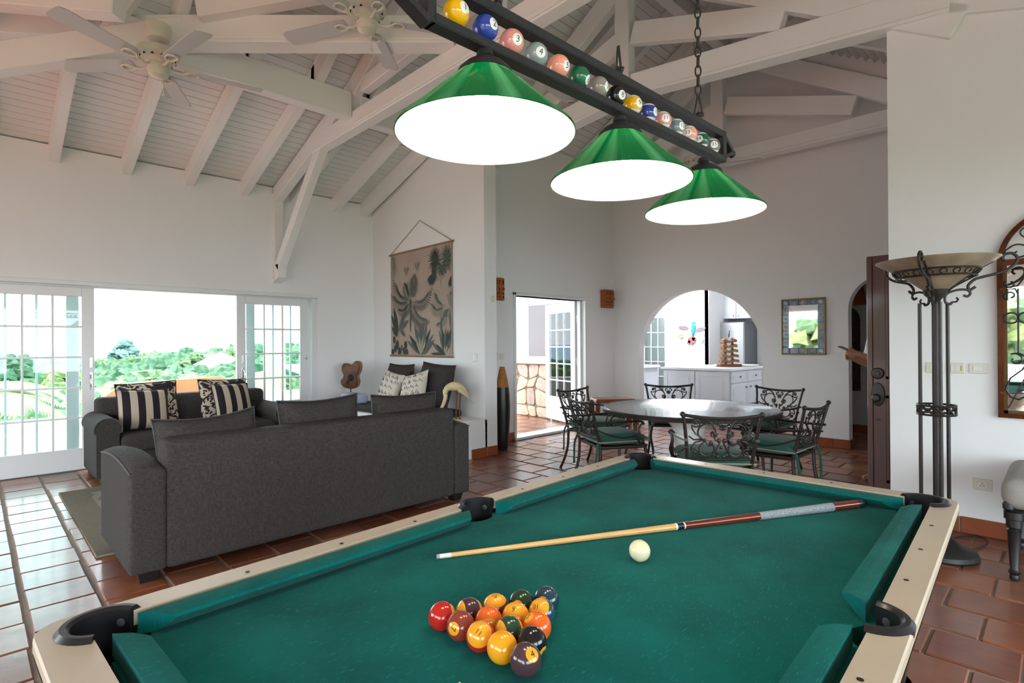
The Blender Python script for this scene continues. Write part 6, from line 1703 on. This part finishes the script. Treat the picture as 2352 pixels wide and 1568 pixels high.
E_ = [(0,1),(1,2),(2,3),(3,4),(4,5),(2,6),(6,7),(7,8),(2,9),(9,10),(10,11),(0,12),(12,13),(13,14),(14,15),(0,16),(16,17),(17,18),(18,19),(8,20),(11,21),(15,22),(19,23)]
for hnd, sg in ((20,1),(21,-1)):    # five fingers each, curled round the phone
    hx, hy, hz, _ = V_[hnd]
    for k, ln in enumerate((.85,1,1.05,.95)):
        a = len(V_); V_ += [(hx+.035, hy+sg*.012, hz+.028-.019*k, .0095),(hx+.035+.030*ln, hy-sg*.004, hz+.040-.019*k, .0085),(hx+.035+.035*ln, hy-sg*.030, hz+.046-.018*k, .0075)]
        E_ += [(hnd,a),(a,a+1),(a+1,a+2)]
    a = len(V_); V_ += [(hx+.005, hy-sg*.030, hz+.035, .011),(hx+.035, hy-sg*.032, hz+.062, .009)]; E_ += [(hnd,a),(a,a+1)]
me = bpy.data.meshes.new('body'); me.from_pydata([v[:3] for v in V_], E_, [])
o = bpy.data.objects.new('body', me); COL.objects.link(o); o.parent = PX; me.materials.append(skin_m)
sk = o.modifiers.new('skin','SKIN'); lay = me.skin_vertices[0].data
for i, v in enumerate(V_): lay[i].radius = (v[3], v[3])
lay[0].use_root = True
ss = o.modifiers.new('smooth','SUBSURF'); ss.levels = 1; ss.render_levels = 2; sk.use_smooth_shade = True
m = MB(); m.lathe([(.155,.62),(.165,.80),(.150,1.0)], 24, Matrix.Diagonal((.85,1.15,1,1))); m.build('shorts', short_m, PX)
m = MB(); m.lathe([(.150,.98),(.142,1.20),(.155,1.38),(.10,1.47),(.06,1.49)], 24, Matrix.Diagonal((.85,1.35,1,1))); m.tube([(0,.17,1.41),(.025,.215,1.22)], [.075,.065], 10, cap=False); m.tube([(0,-.17,1.41),(.025,-.215,1.22)], [.075,.065], 10, cap=False); m.build('shirt', short_m, PX)
m = MB(); m.sphere((.035,0,1.69), .108, 16, 10, sc=(1,.92,1)); m.build('hair', hair_m, PX)
m = MB(); m.tube([(.12,0,1.66),(.155,0,1.635),(.125,0,1.62)], [.012,.014,.012], 8); m.tube([(.132,-.022,1.595),(.138,0,1.593),(.132,.022,1.595)], .006, 6); m.build('nose_and_mouth', skin_m, PX)
for s in (-1,1):
    m = MB(); m.sphere((.128,s*.032,1.668), .010, 10, 6); m.build('eye', dark_m, PX)
    m = MB(); m.sphere((.04,s*.10,1.645), .026, 10, 7, sc=(.8,.4,1.3)); m.build('ear', skin_m, PX)
t = thing('phone', 'slim dark phone held in the hands of the person behind the door', 'phone', PX.matrix_basis @ Vector((.40,.004,1.275)), PX.rotation_euler.z)
m = MB(); m.bevbox((-.075,-.036,-.004),(.075,.036,.004), .003, R(radians(-25),'Y')); m.build('phone_body', phone_m, t, smooth=False)
# hall has no lamp; the kitchen gets the added fill light
